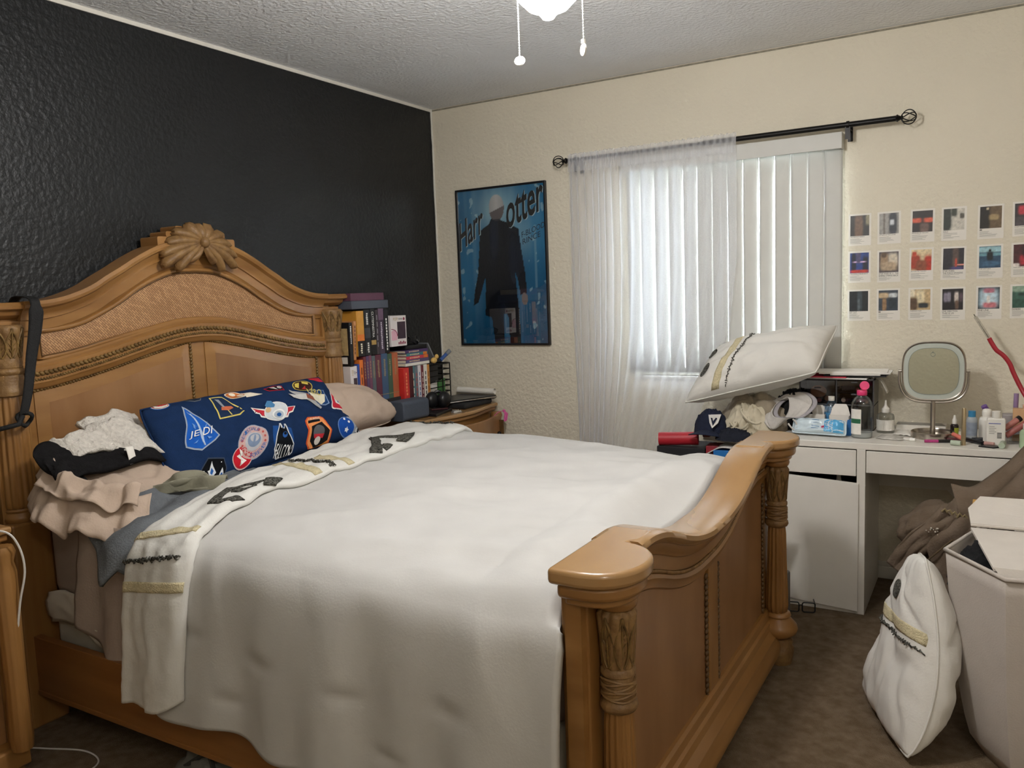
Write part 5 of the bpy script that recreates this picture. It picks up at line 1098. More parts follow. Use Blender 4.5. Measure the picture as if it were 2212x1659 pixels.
clear = bpy.data.materials.new('clear_plastic'); clear.use_nodes = True; glass_nodes(clear, .05, (.90, .92, .92, 1), .07)
smoke = bpy.data.materials.new('smoky_acrylic'); smoke.use_nodes = True; glass_nodes(smoke, .08, (.72, .71, .72, 1), .06)
blue_l = mat('blue_liquid', '4A9AD0', .15, n=.03, ns=10)
green_lab = mat('green_label', '2E6B4A', .5, n=.08, ns=40)
lab_w = mat('white_label', 'E8E4DC', .5, n=.04, ns=60)
pink_cap = mat('pink_plastic', 'E8427A', .35, n=.04, ns=20)
white_b = mat('white_bottle_plastic', 'E6E2DA', .3, n=.02, ns=15)
# micellar bottle
mb = bottle('cleanser_bottle', 'large clear bottle with open pink flip cap at the desk edge', [(.0, 0), (.038, .0), (.042, .006), (.043, .05), (.043, .135), (.040, .155), (.030, .175), (.018, .184), (.018, .19)], 2.487, -.385, clear, sx=1.02, sy=.8,
            cap=[(.019, .186), (.021, .188), (.021, .205), (.019, .208), (.0, .208)], capm=pink_cap, lab=(.018, .128, .0436, 3.55, 4.75), labm=lab_w)
M().lathe([(.0, -.004), (.019, -.004), (.02, 0), (.019, .004), (.0, .004)], (2.497, -.385, DZ+.228), 20, axis=(.25, -.95, .2)).build('flip_lid', pink_cap, mb)
M().grid(lambda u, v: Vector((2.487+.0441*cos(lerp(3.6, 4.7, u))*1.02, -.385+.0441*sin(lerp(3.6, 4.7, u))*.8, DZ+lerp(.066, .086, v))), 12, 1).build('label_band', green_lab, mb, smooth=180, fix=False)
M().lathe([(.0, .003), (.036, .003), (.039, .008), (.039, .024), (.0, .024)], (2.487, -.385, DZ), 24, sx=1.02, sy=.8).build('contents', mat('pale_fluid', 'C9CCCB', .2, n=.02, ns=20), mb)
bottle('dropper_bottle', 'clear bottle with white label and pointed white nozzle behind the pink capped bottle', [(.0, 0), (.036, 0), (.037, .01), (.037, .07), (.034, .082), (.016, .092)], 2.565, -.22, clear,
       cap=[(.017, .09), (.017, .108), (.012, .112), (.006, .122), (.003, .145), (.0, .146)], capm=white_b, lab=(.012, .06, .0376, 3.3, 6.1), labm=lab_w)
bottle('liquid_bottle', 'small clear bottle of blue liquid with white cap in front of the drawer organizer', [(.0, 0), (.03, 0), (.032, .006), (.032, .045), (.029, .07), (.02, .09), (.012, .10)], 2.345, -.275, clear, z=DZ+.045,
       cap=[(.013, .098), (.014, .10), (.014, .118), (.0, .12)], capm=white_b)
M().lathe([(.0, .002), (.029, .002), (.0305, .008), (.0305, .045), (.0, .045)], (2.345, -.275, DZ+.045), 20).build('contents', blue_l, bpy.data.objects['liquid_bottle'])
# cotton packet
cp_ = Pillow((2.20, -.36, .822), (2.425, -.385, .818), (2.43, -.425, .760), (2.195, -.40, .760), .030, pinch=.02, seed=3, k=4)
pkm = mat('pale_blue_film', 'CFDEE6', .25, n=.05, ns=10)
cpo = cp_.build('cotton_packet', pkm, 'white and blue plastic packet of cotton lying at the desk edge', 'packet', 24, 12)
skyb = mat('sky_blue_film', '3E9BD6', .25, hex2='62B2E0', ns=12)
M().grid(lambda u, v: cp_.P(lerp(.62, .97, u), lerp(.06, .94, v), 1, .0012), 12, 10).build('printed_panel', skyb, cpo, smooth=180, fix=False)
dk_blue = mat('ink_blue', '2F6FA8', .5, n=.05, ns=40)
for k in range(7): M().grid(lambda u, v, k=k: cp_.P(lerp(.38, .52, u), .22+.09*k+.03*v, 1, .0015), 6, 1).build('printed_line', dk_blue, cpo, smooth=180, fix=False) if k % 2 == 0 else None
text('cotton', lambda x, y: cp_.P(.72-y, x, 1, .0018), .14, -.06, .72, .11, 'lettering', white_ink, cpo)
text('puffs', lambda x, y: cp_.P(.655-y, x, 1, .0018), .2, -.03, .55, .05, 'lettering', white_ink, cpo)
M().grid(lambda u, v: cp_.P(lerp(.56, .62, u), lerp(.25, .45, v), 1, .0016), 4, 4).build('printed_mark', mat('magenta_ink', 'B8325A', .5, n=.05, ns=40), cpo, smooth=180, fix=False)
# opened cartons
def carton(label, x0, y0, w_, d, h, flap, hcol='E2DCD4', accent=None):
    t = thing('carton', label, 'box', (x0+w_/2, y0+d/2, DZ)); m = mat('carton_'+hcol, hcol, .5, n=.04, ns=25); e = .0015
    q = M().box(x0, y0, DZ, x0+w_, y0+d, DZ+.002).box(x0, y0, DZ, x0+w_, y0+e, DZ+h).box(x0, y0+d-e, DZ, x0+w_, y0+d, DZ+h).box(x0, y0, DZ, x0+e, y0+d, DZ+h).box(x0+w_-e, y0, DZ, x0+w_, y0+d, DZ+h)
    q.build('carton_body', m, t, smooth=0)
    z = DZ+h
    M().prism([(0, 0), (w_, 0), (w_*.88, flap*.7), (w_*.78, flap), (w_*.22, flap), (w_*.12, flap*.7)], lambda a, b: Vector((x0+a, y0+d-.001+b*.25, z+b*.95)), lambda a, b: Vector((x0+a, y0+d+b*.25, z+b*.95))).build('flap', m, t, smooth=0)
    if accent: M().box(x0+w_*.1, y0-.0006, DZ+h*.55, x0+w_*.75, y0, DZ+h*.8).build('printed_band', mat('accent_'+accent, accent, .5, n=.06, ns=30), t, smooth=0)
    for k in range(3): M().box(x0+w_*.15, y0-.0006, DZ+h*(.16+.11*k), x0+w_*(.6+.1*(k % 2)), y0, DZ+h*(.19+.11*k)).build('fine_print', mat('grey_ink', '8C8882', .6), t, smooth=0)
    return t
carton('opened white carton nearest the footboard behind the cotton packet', 2.225, -.32, .10, .06, .085, .035)
carton('opened white carton with a raised flap behind the blue end of the cotton packet', 2.345, -.345, .085, .035, .085, .05)
M().obox((2.29, -.225, DZ+.055), (.05, 0, 0), (0, .02, 0), (0, 0, .055)).build('carton', mat('carton_blue', '5C94C8', .45, hex2='D4DCE2', ns=9), None, smooth=0, bevel=.001, label='small blue and white carton in front of the drawer organizer', cat='box')
M().obox((2.438, -.33, DZ+.035), (.006, .03, 0), (-.012, .003, .0), (.004, 0, .035)).build('carton', mat('carton_deep_blue', '3272B4', .45, n=.1, ns=15), None, smooth=0, bevel=.001, label='deep blue carton edge between cotton packet and pink capped bottle', cat='box')
# drawer organizer
og = thing('drawer_organizer', 'smoky clear drawer organizer full of makeup under the stack of papers', 'organizer', (2.35, -.13, DZ))
OX0, OX1, OY0, OY1, OZ1 = 2.19, 2.515, -.205, -.04, .985
frame_m = mat('smoky_frame', '4C4A4B', .25, n=.1, ns=20)
q = M()
for a in ((OX0, OY0, DZ, OX0+.006, OY1, OZ1), (OX1-.006, OY0, DZ, OX1, OY1, OZ1), (OX0, OY0, OZ1-.006, OX1, OY1, OZ1), (OX0, OY0, DZ, OX1, OY1, DZ+.006), (OX0, OY1-.006, DZ, OX1, OY1, OZ1), (OX0, OY0, .862, OX1, OY1, .868), (2.352, OY0, .868, 2.358, OY1, OZ1-.006)): q.box(*a)
q.build('organizer_frame', frame_m, og, smooth=0, bevel=.001)
for x0, x1, z0, z1 in ((2.198, 2.350, .870, .977), (2.360, 2.507, .923, .977), (2.360, 2.507, .870, .919), (2.198, 2.507, .758, .860)):
    q = M().box(x0, OY0-.006, z0, x1, OY0-.002, z1).box(x0, OY0-.002, z0, x1, OY1-.012, z0+.003)
    d = q.build('drawer', smoke, og, smooth=0)
    M().tube([((x0+x1)/2-.014, OY0-.009, (z0+z1)/2+.02), ((x0+x1)/2+.014, OY0-.009, (z0+z1)/2+.02)], .003, 6).build('handle', frame_m, d)
rr = random.Random(12)
mk_cols = ['C98A6A', '1A1A1C', '8A3A44', 'D8A27A', 'B0B0B4', '3A3A40', 'C05A5A', '7A4A3A', 'E0C8B0', '5A2A3A', '2E5A7A', 'D06A8A']
k = 0
for x0, x1, z in ((2.205, 2.345, .874), (2.366, 2.50, .927), (2.366, 2.50, .874), (2.21, 2.50, .762)):
    x = x0+.012
    while x < x1-.015:
        r_ = rr.uniform(.007, .013); ln = rr.uniform(.02, .035); h = mk_cols[k % 12]; k += 1
        o = M().lathe([(.0, -ln), (r_, -ln), (r_, ln*.3), (r_*.85, ln*.32), (r_*.85, ln), (.0, ln)], (x, -.16+rr.uniform(-.02, .03), z+r_), 12, axis=(rr.uniform(-.5, .5), 1 if k % 3 else .2, 0.0)).build('makeup_tube', mat('makeup_'+h, h, .35, n=.06, ns=30), None, smooth=40,
              label='makeup tube in the smoky drawer organizer', cat='makeup', group='makeup tubes inside the drawer organizer'); x += r_*2+rr.uniform(.006, .014)
for n_ in (o_ for o_ in list(bpy.data.objects) if o_.get('group') == 'makeup tubes inside the drawer organizer'): n_['label'] = 'small makeup tube lying inside a drawer of the smoky organizer'
M().add(*ell((2.275, -.197, .925), .036, 18, 12, (1, .1, .8))).build('powder_pan', mat('tan_powder', 'C08A62', .8, n=.05, ns=30), None, smooth=180, label='round tan powder pan in the large organizer drawer', cat='makeup')
M().tube([(2.215+.010*cos(2*PI*i/16), -.2125, .895+.010*sin(2*PI*i/16)) for i in range(16)], .0022, 6, closed=True).build('ring', lab_w, None, label='small white ring hanging on the organizer drawer', cat='ring')
z = OZ1+.001
for i, (h, x0, x1, y0, y1, d, lb) in enumerate((('E6E2DC', 2.20, 2.49, -.23, -.05, .006, 'white paper pad lowest in the stack on the organizer'), ('C8384E', 2.17, 2.40, -.235, -.06, .005, 'red folder edge in the paper stack'), ('26262A', 2.30, 2.565, -.225, -.05, .006, 'black folder in the paper stack on the organizer'), ('DAD6CE', 2.33, 2.54, -.235, -.06, .006, 'grey white magazine in the paper stack'), ('ECE8E2', 2.28, 2.58, -.235, -.045, .004, 'white sheet below the top of the paper stack'), ('F0ECE6', 2.22, 2.565, -.22, -.04, .004, 'topmost white paper on the organizer stack'))):
    a = .05*(i-2); c = Vector(((x0+x1)/2, (y0+y1)/2, z+d/2))
    M().obox(c, Vector((cos(a), sin(a)*.6, 0))*(x1-x0)/2, Vector((-sin(a)*.3, 1, 0))*(y1-y0)/2*.9, (0, 0, d/2*.96)).build('paper_stack_sheet' if h[0] in 'EFD' else 'folder', mat('sheet_'+h, h, .5, n=.04, ns=20), None, smooth=0, label=lb, cat='paper'); z += d+.0003
M().grid(lambda u, v: Vector((2.51+.055*u+.0*v, -.17+.07*v, OZ1+.004-.07*u**2.2)), 14, 4).build('hanging_strip', paper, None, smooth=180, solid=.001, label='white paper strip curling over the organizer side', cat='paper')
# flat packets of sheet masks and papers
def flat(label, pts, h, z0=DZ+.001, amp=.006, cat='packet', name='foil_packet', hex2=None):
    P = [Vector((*p, 0)) for p in pts]
    M().grid(lambda u, v: lerp(lerp(P[0], P[1], u), lerp(P[3], P[2], u), v)+Vector((0, 0, z0+.002+amp*(sin(u*PI)*sin(v*PI))+amp*.5*abs(nz(u*4+len(label), v*4)))), 12, 10).build(name, mat('film_'+h, h, .3, n=0, hex2=hex2, ns=45), None, smooth=180, solid=.0012, fix=False, label=label, cat=cat)
flat('white and grey printed foil packet beside the pink capped bottle', [(2.545, -.40), (2.645, -.42), (2.69, -.33), (2.56, -.30)], 'DCD8D0', hex2='A9A59E')
flat('crumpled white wrapper behind the printed foil packet', [(2.60, -.28), (2.69, -.31), (2.68, -.20), (2.62, -.18)], 'E2DED6', amp=.015)
flat('grey flat sheet against the wall behind the mirror', [(2.60, -.11), (2.80, -.11), (2.78, -.04), (2.60, -.04)], '8A8782', amp=.002, z0=DZ+.02, cat='folder', name='folder')
M().box(2.60, -.12, DZ, 2.80, -.03, DZ+.021).build('paper_pad', paper, None, smooth=0, label='white paper pad under the grey sheet by the wall', cat='paper')
# vanity mirror
vm = thing('vanity_mirror', 'oval framed steel vanity mirror on a pole stand', 'mirror', (2.757, -.29, DZ))
M().lathe([(.0, .0), (.082, .0), (.085, .004), (.085, .026), (.081, .028), (.079, .024), (.078, .010), (.0, .010)], (2.757, -.29, DZ), 48).build('tray_base', steel, vm, smooth=40)
M().lathe([(.011, .008), (.011, .04), (.0095, .045), (.0095, .172), (.0, .174)], (2.757, -.29, DZ), 20).build('pole', steel, vm)
MC = Vector((2.757, -.29, 1.036))
def sq(a, hw, hh, n=3.2): c, s = cos(a), sin(a); k = (abs(c)**n+abs(s)**n)**(-1/n); return hw*k*c, hh*k*s
def mpos(a, hw, hh, dy): x, z = sq(a, hw, hh); return MC+Vector((x*cos(.12), dy+x*sin(.12), z))
q = M(); n = 64
V = [mpos(2*PI*i/n, hw, hh, dy) for hw, hh, dy in ((.117, .121, .018), (.122, .126, .012), (.122, .126, -.012), (.119, .123, -.015), (.114, .118, -.013)) for i in range(n)]
q.add(V, [(k*n+i, k*n+(i+1) % n, (k+1)*n+(i+1) % n, (k+1)*n+i) for k in range(4) for i in range(n)]+[tuple(range(n))])
q.build('mirror_frame', steel, vm, smooth=45)
def plate(hw, hh, dy, m, nm, par, inner=None):
    V = [mpos(2*PI*i/n, hw, hh, dy) for i in range(n)]
    if inner: V += [mpos(2*PI*i/n, *inner, dy) for i in range(n)]; F = [(i, (i+1) % n, n+(i+1) % n, n+i) for i in range(n)]
    else: F = [tuple(range(n))]
    return M().add(V, F).build(nm, m, par, smooth=0)
plate(.115, .119, -.0135, mat('frosted_light_ring', 'B9BFB6', .5, n=.02, ns=10), 'light_ring', vm, (.096, .099))
gls = plate(.097, .100, -.0138, mat('mirror_glass', 'DDE3DA', .03, metal=1, n=.01, ns=5), 'mirror_glass', vm)
M().tube([mpos(2*PI*i/n, .0965, .0995, -.0142) for i in range(n)], .0012, 5, closed=True).build('glass_edge', mat('grey_edge', '8C938C', .4), gls)
M().tube([MC+Vector((.0085*cos(2*PI*i/16)-.003, -.0148, .072+.0085*sin(2*PI*i/16))) for i in range(16)], .0009, 5, closed=True).tube([MC+Vector((-.003, -.0148, .076)), MC+Vector((-.003, -.0148, .086))], .0009, 5).build('touch_switch', mat('grey_edge', '8C938C', .4), gls)
q = M(); q.tube([mpos(PI+PI*i/30, .132, .134, .0) for i in range(31)], .0058, 8)
q.build('yoke', steel, vm)
for s in (0, PI): M().lathe([(.0, -.006), (.006, -.006), (.006, .016), (.0, .016)], mpos(s, .120, .12, 0), 12, axis=(1 if s == 0 else -1, 0, 0)).build('pivot', steel, vm)
# small cosmetics
bottle('oil_bottle', 'dark bottle with white dropper and yellow green label right of the mirror', [(.0, 0), (.0155, 0), (.016, .003), (.016, .048), (.013, .054), (.008, .056)], 2.838, -.245, mat('dark_amber_glass', '241A1A', .2, n=.05, ns=20), cap=[(.009, .055), (.0095, .074), (.006, .078), (.004, .092), (.0, .094)], capm=white_b, lab=(.004, .04, .0164, 4.7, 6.6), labm=mat('lime_label', 'A9B03C', .5, n=.06, ns=40))
bottle('mascara_tube', 'tall champagne gold tube standing at the front of the desk', [(.0, 0), (.0085, 0), (.009, .002), (.009, .075), (.0083, .078), (.0083, .150), (.0075, .152), (.0, .152)], 2.877, -.44, mat('champagne_metal', 'B5A383', .3, n=.04, ns=30, metal=.7), cat='makeup')
bottle('toner_bottle', 'clear bottle with blue cap behind the gold tube', [(.0, 0), (.02, 0), (.021, .003), (.021, .085), (.017, .095), (.012, .098)], 2.903, -.30, mat('pale_grey_bottle', 'A6ACB0', .2, n=.05, ns=20), cap=[(.0135, .096), (.0138, .098), (.0138, .122), (.0, .123)], capm=mat('blue_cap', '3A84B0', .4, n=.04, ns=20), lab=(.02, .075, .0214, 3.6, 5.8), labm=mat('grey_label', '8E98A6', .5, n=.12, ns=60))
bottle('lotion_bottle', 'white bottle with round cap and dark green label', [(.0, 0), (.0275, 0), (.029, .004), (.029, .085), (.026, .096), (.016, .102)], 2.957, -.30, white_b, cap=[(.0165, .1), (.018, .106), (.0185, .120), (.015, .130), (.008, .133), (.0, .133)], capm=white_b, lab=(.008, .066, .0295, 4.9, 6.2), labm=green_lab)
lt = thing('lotion_bottle', 'flat white lotion bottle with blue line and barcode in front of the green label bottle', 'bottle', (2.99, -.395, DZ))
M().prism(rrect(2.99, DZ+.055, .033, .055, .008), lambda a, b: Vector((a, -.412, b)), lambda a, b: Vector((a, -.378, b))).build('body', white_b, lt, smooth=30, bevel=.005, seg=3)
M().lathe([(.015, .109), (.0155, .112), (.0155, .138), (.0, .139)], (2.99, -.395, DZ), 20).build('cap', white_b, lt)
q = M().box(2.964, -.4126, DZ+.088, 3.006, -.4122, DZ+.091); q.build('label_line', mat('blue_violet_ink', '5A5FA0', .5), lt, smooth=0)
q = M()
for k in range(5): q.box(2.966, -.4126, DZ+.048+.007*k, 2.985+.006*(k % 2), -.4122, DZ+.050+.007*k)
q.build('fine_print', mat('grey_ink', '8C8882', .6), lt, smooth=0)
q = M()
for k in range(6): q.box(2.994, -.4126, DZ+.030+.0042*k, 3.010, -.4122, DZ+.0322+.0042*k)
q.build('barcode', ink, lt, smooth=0)
def stick(name, label, h, a, b, r, capx=None, capcol=None, cat='makeup'):
    A, B = Vector(a), Vector(b); L_ = (B-A).length; f = capx or 1
    o = M().lathe([(.0, 0), (r*.9, 0), (r, .002), (r, L_*f)]+([(.0, L_*f)] if capx else [(r*.9, L_*f), (.0, L_*f)]), A, 14, axis=(B-A)).build(name, mat('mk_'+h, h, .35, n=.05, ns=30), None, smooth=50, label=label, cat=cat)
    if capx: M().lathe([(.0, L_*f), (r*1.08, L_*f), (r*1.08, L_-.002), (r*.9, L_), (.0, L_)], A, 14, axis=(B-A)).build('cap', mat('mk_'+capcol, capcol, .35, n=.05, ns=30), o, smooth=50)
    return o
stick('lip_gloss', 'magenta lip gloss with black cap lying before the mirror', 'B03A7A', (2.735, -.43, DZ+.007), (2.835, -.40, DZ+.007), .0065, .5, '1A1A1C')
stick('lip_balm', 'small white capped tube lying left of the mirror base', 'DAD6CE', (2.655, -.40, DZ+.007), (2.70, -.415, DZ+.007), .0068, .55, 'F0EEE8')
stick('lipstick', 'coral lipstick leaning by the mirror base', 'E07C6C', (2.835, -.335, DZ+.026), (2.872, -.365, DZ+.014), .009)
stick('lip_gloss', 'dark red tube lying right of the mirror base', '5A2A30', (2.815, -.36, DZ+.007), (2.868, -.345, DZ+.007), .0065)
stick('mascara_tube', 'glossy black tube lying between gold tube and lotion bottle', '15161A', (2.885, -.35, DZ+.009), (2.945, -.42, DZ+.009), .0088)
stick('eye_pencil', 'black cap lying behind the glossy black tube', '1C1D22', (2.905, -.36, DZ+.011), (2.945, -.36, DZ+.014), .008)
stick('lip_gloss', 'pale pink tube lying before the flat lotion bottle', 'B99088', (2.925, -.40, DZ+.008), (2.985, -.425, DZ+.008), .0075)
stick('jade_roller', 'pale green stone roller lying near the gold tube', 'B7C2AE', (2.832, -.455, DZ+.011), (2.868, -.462, DZ+.011), .0105, cat='roller')
stick('jade_roller', 'pale green stone roller lying at the desk edge by the black compact', 'AEBBA6', (3.015, -.42, DZ+.0125), (3.01, -.478, DZ+.0125), .012, cat='roller')
M().obox((2.972, -.455, DZ+.003), (.026, -.012, 0), (.016, .016, 0), (0, 0, .0028)).build('compact', black_pl, None, smooth=0, bevel=.001, label='thin black square compact at the desk edge', cat='makeup')
M().obox((2.85, -.235, DZ+.012), (.022, 0, 0), (0, .015, 0), (0, 0, .012)).build('small_box', mat('ivory_card', 'D6CFBC', .5, n=.05, ns=30), None, smooth=0, label='tiny ivory box behind the dropper bottle', cat='box')
stick('brush_tube', 'purple curved tube leaning behind the white bottles', '6E4E96', (2.985, -.20, DZ+.06), (2.945, -.23, DZ+.135), .012)
M().obox((3.045, -.20, DZ+.05), (.032, 0, 0), (0, .03, 0), (0, 0, .05)).build('brush_cup', mat('grey_cup', 'A29C9C', .4, n=.06, ns=20), None, smooth=0, bevel=.003, label='grey square cup behind the flat lotion bottle', cat='cup')
stick('makeup_tube', 'tall lilac tube with pointed top standing by the wall', '9C82A8', (3.06, -.18, DZ+.10), (3.062, -.18, DZ+.185), .0095)
M().obox((3.075, -.26, DZ+.0665), (.026, 0, 0), (0, .02, 0), (0, 0, .0665)).build('small_box', mat('tan_card', 'CFA57C', .5, n=.08, ns=20), None, smooth=0, bevel=.001, label='tan cosmetics box standing by the wall', cat='box')
M().obox((3.12, -.20, DZ+.07), (.035, 0, 0), (0, .02, 0), (0, 0, .07)).build('small_box', mat('peach_card', 'D9A88C', .5, n=.08, ns=20), None, smooth=0, bevel=.001, label='peach cosmetics box against the wall at the right end', cat='box')
M().prism(rrect(3.085, DZ+.02, .055, .02, .004), lambda a, b: Vector((a, -.36, b)), lambda a, b: Vector((a, -.27, b))).build('palette', clear, None, smooth=0, bevel=.001, label='clear case lying under the pink brushes', cat='case')
M().obox((3.075, -.31, DZ+.046), (.055, .0, .010), (0, .04, 0), (-.001, 0, .004)).build('palette', mat('pale_blue_case', 'B9C2D2', .4, n=.05, ns=30), None, smooth=0, bevel=.001, label='pale blue flat case tilted on the clear case', cat='case')
stick('makeup_brush', 'dusty pink makeup brush with black bristles lying on the cases', 'B9776E', (3.02, -.36, DZ+.062), (3.075, -.33, DZ+.105), .012, .8, '121213')
stick('makeup_brush', 'longer dusty rose brush handle below the first brush', 'A8615C', (3.025, -.375, DZ+.036), (3.12, -.33, DZ+.105), .012)
bottle('serum_bottle', 'pale green clear bottle at the right end of the desk', [(.0, 0), (.024, 0), (.025, .003), (.025, .06), (.02, .07), (.012, .074)], 3.095, -.42, mat('pale_green_bottle', 'AEC2A0', .2, n=.05, ns=20), cap=[(.013, .073), (.014, .075), (.014, .095), (.0, .096)], capm=white_b)
bottle('cream_tube', 'white cream tube standing behind the pink brushes', [(.0, 0), (.014, 0), (.016, .06), (.014, .105), (.0, .107)], 3.135, -.27, white_b)
# curved glitter wand in red and clear
wd = thing('back_scratcher', 'long red curved wand with clear flat tip leaning over the desk', 'wand', (3.12, -.26, DZ))
pts = [(3.20, -.34, DZ+.004), (3.135, -.26, .86), (3.085, -.205, .945), (3.05, -.19, 1.02), (3.035, -.188, 1.06), (3.012, -.185, 1.094), (2.985, -.182, 1.118), (2.967, -.18, 1.148), (2.957, -.18, 1.168)]
P_ = [tuple(smooth_interp(i*.2, [(k, p[c]) for k, p in enumerate(pts)]) for c in range(3)) for i in range(41)]
M().tube(P_, .0095, 10).build('red_handle', mat('red_vinyl', 'A82A36', .35, n=.06, ns=30), wd, smooth=60)
M().obox((2.931, -.178, 1.214), (-.0265, .001, .046), (.006, 0, .0035), (0, .002, 0)).build('clear_tip', mat('glitter_clear', 'B3AC9C', .25, n=.12, ns=120), wd, smooth=0, bevel=.001)
M().tube([(2.955, -.18, 1.17), (2.907, -.177, 1.256), (2.899, -.177, 1.270)], .0022, 5).build('tip_edge', mat('dark_edge', '6A6458', .4), wd)
# ================================================================ cluttered stand left of the desk
sd = thing('side_cabinet', 'low dark cabinet between curtain and desk under the clothes pile', 'cabinet', (1.85, -.28, 0))
dark_wood = mat('dark_stained_wood', '2C2422', .5, n=.15, ns=8, stretch=(1, 1, 4))
M().box(1.55, -.50, .02, 2.135, -.13, .585).build('cabinet_body', dark_wood, sd, smooth=0, bevel=.003)
M().box(1.54, -.51, .585, 2.14, -.125, .605).build('cabinet_top', dark_wood, sd, smooth=0, bevel=.003)
M().box(1.565, -.512, .04, 1.84, -.50, .57).build('door', dark_wood, sd, smooth=0, bevel=.002); M().box(1.845, -.512, .04, 2.12, -.50, .57).build('door', dark_wood, sd, smooth=0, bevel=.002)
cz = .606
M().box(1.56, -.42, cz, 1.80, -.22, cz+.055).build('notebook_stack', mat('dark_cover', '232226', .6, n=.1, ns=20), None, smooth=0, bevel=.002, label='thick dark binder under the red cardboard tube', cat='binder')
red_m = mat('red_card', 'B02430', .45, n=.06, ns=20)
roll([(1.565, -.40, cz+.088), (1.75, -.36, cz+.094)], .032).build('gift_tube', red_m, None, smooth=60, label='red rolled tube lying beyond the bed at the edge of the clothes pile', cat='tube')
M().obox((1.89, -.45, cz+.032), (.034, .006, 0), (-.005, .03, 0), (0, 0, .032)).build('small_carton', mat('bright_blue_card', '1F6FB8', .45, n=.06, ns=20), None, smooth=0, bevel=.001, label='bright blue little carton below the curved magazine', cat='box')
M().obox((1.87, -.36, cz+.035), (.07, .01, .0), (-.005, .05, 0), (.0, 0, .035)).build('folder', mat('crimson_folder', '8E2530', .5, n=.06, ns=20), None, smooth=0, bevel=.002, label='crimson folder block behind the bright blue carton', cat='folder')
M().obox((2.03, -.36, cz+.035), (.08, .0, .0), (.0, .09, 0), (.0, 0, .035)).build('camera_bag', mat('black_nylon', '1C1C20', .8, n=.15, ns=40, bump=.3, bs=120), None, smooth=0, bevel=.015, seg=3, label='black nylon pouch under the magazine near the desk', cat='pouch')
M().grid(lambda u, v: Vector((lerp(1.755, 2.10, u), -.47+.24*v-.02*u, cz+.015+.062*smooth_interp(u, [(0, -.15), (.15, .3), (.35, .98), (.55, 1.05), (1, .93)])+.004*nz(u*5, v*5))), 30, 12).build('magazine', mat('glossy_page', 'D6D2CC', .3, hex2='C4C0BC', ns=30), None, smooth=180, solid=.004, label='open magazine curling over the dark pouch', cat='magazine')
bz = cz+.080
M().obox((1.92, -.28, bz+.014), (.13, -.045, 0), (.03, .08, 0), (0, 0, .0135)).build('notebook', mat('white_page_block', 'DDD6C8', .7, n=.05, ns=150), None, smooth=0, bevel=.002, label='thick white edged notebook under the clothes pile', cat='notebook')
M().obox((1.93, -.27, bz+.035), (.12, -.03, .004), (.025, .075, 0), (0, 0, .006)).build('notebook', mat('grey_page_block', 'B9B4AA', .7, n=.06, ns=150), None, smooth=0, bevel=.001, label='grey thin notebook lying on the white edged notebook', cat='notebook')
tc = mat('terracotta_cloth', '8E5140', .9, n=.12, ns=30, bump=.2, bs=120)
q = M()
for k, r_ in enumerate((.024, .017, .010)): q.tube([(1.765+.015*k*0, -.33, bz+.040+.0*k), (1.86, -.28, bz+.036)], r_, 14, cap=(k == 2))
q.build('rolled_cloth', tc, None, smooth=60, label='rolled terracotta cloth beside the white edged notebook', cat='cloth')
hz = bz+.045
navy_c = mat('navy_twill', '1B2238', .9, n=.12, ns=40, bump=.25, bs=160)
cap_ = thing('cap', 'navy baseball cap with white emblem under the leaning pillow', 'cap', (1.81, -.36, hz))
heap(lambda a: .075+.006*cos(2*a), 1.815, -.36, hz, .115, 21, fold=.012, nu=40, nv=18, power=.5).build('crown', navy_c, cap_, smooth=70)
M().grid(lambda u, v: Vector((1.815+(.07+.05*v)*cos(lerp(-2.4, -.9, u)), -.36+(.07+.05*v)*sin(lerp(-2.4, -.9, u)), hz+.012+.012*sin(u*PI)-.012*v)), 18, 6).build('brim', navy_c, cap_, smooth=180, solid=.004)
def onheap(x, z): return Vector((1.845+x, -.4335+abs(x)*.45+.030*(z/.05), hz+.062+z))
M().poly([onheap(-.03, .03), onheap(.03, .034), onheap(.022, -.004), onheap(.0, -.026), onheap(-.018, -.004)]).build('emblem', mat('white_felt', 'D9D6D0', .9, n=.05, ns=60), cap_, smooth=0, solid=.003)
M().poly([onheap(-.016, .02)+Vector((0, -.0035, 0)), onheap(-.006, .02)+Vector((0, -.0035, 0)), onheap(.0, .006)+Vector((0, -.0035, 0)), onheap(.01, .022)+Vector((0, -.0035, 0)), onheap(.016, .018)+Vector((0, -.0035, 0)), onheap(.002, -.014)+Vector((0, -.0035, 0))]).build('emblem_mark', navy_c, cap_, smooth=0)
cream_c = mat('cream_knit_cloth', 'CDC3AC', .95, n=.06, ns=20, bump=.25, bs=120)
heap(lambda a: .125+.02*cos(2*a)+.01*sin(3*a), 1.985, -.30, hz-.01, .150, 31, fold=.035, nu=90, nv=34, freq=3.2, power=.55).build('shirt', cream_c, None, smooth=180, label='cream crumpled shirt in the middle of the clothes pile', cat='clothes')
q = M(); rr = random.Random(5)
for k in range(3): q.tube([(1.90+.06*k+.05*sin(a*.7+k), -.40-.012*k+.02*cos(a+k), hz+.035+.03*k+.028*sin(a*.9+k*2)) for a in [i*.35 for i in range(14)]], .006, 6)
q.build('drawstring', cream_c, None, smooth=60, label='cream drawstring cord looped over the cream shirt', cat='cord')
heap(lambda a: .07+.015*cos(2*a), 1.94, -.425, bz+.028, .055, 44, fold=.02, nu=40, nv=16).build('sock', mat('blackish_navy_cloth', '1C1F2B', .95, n=.15, ns=30, bump=.2, bs=120), None, smooth=180, label='dark navy cloth below the cream shirt', cat='clothes')
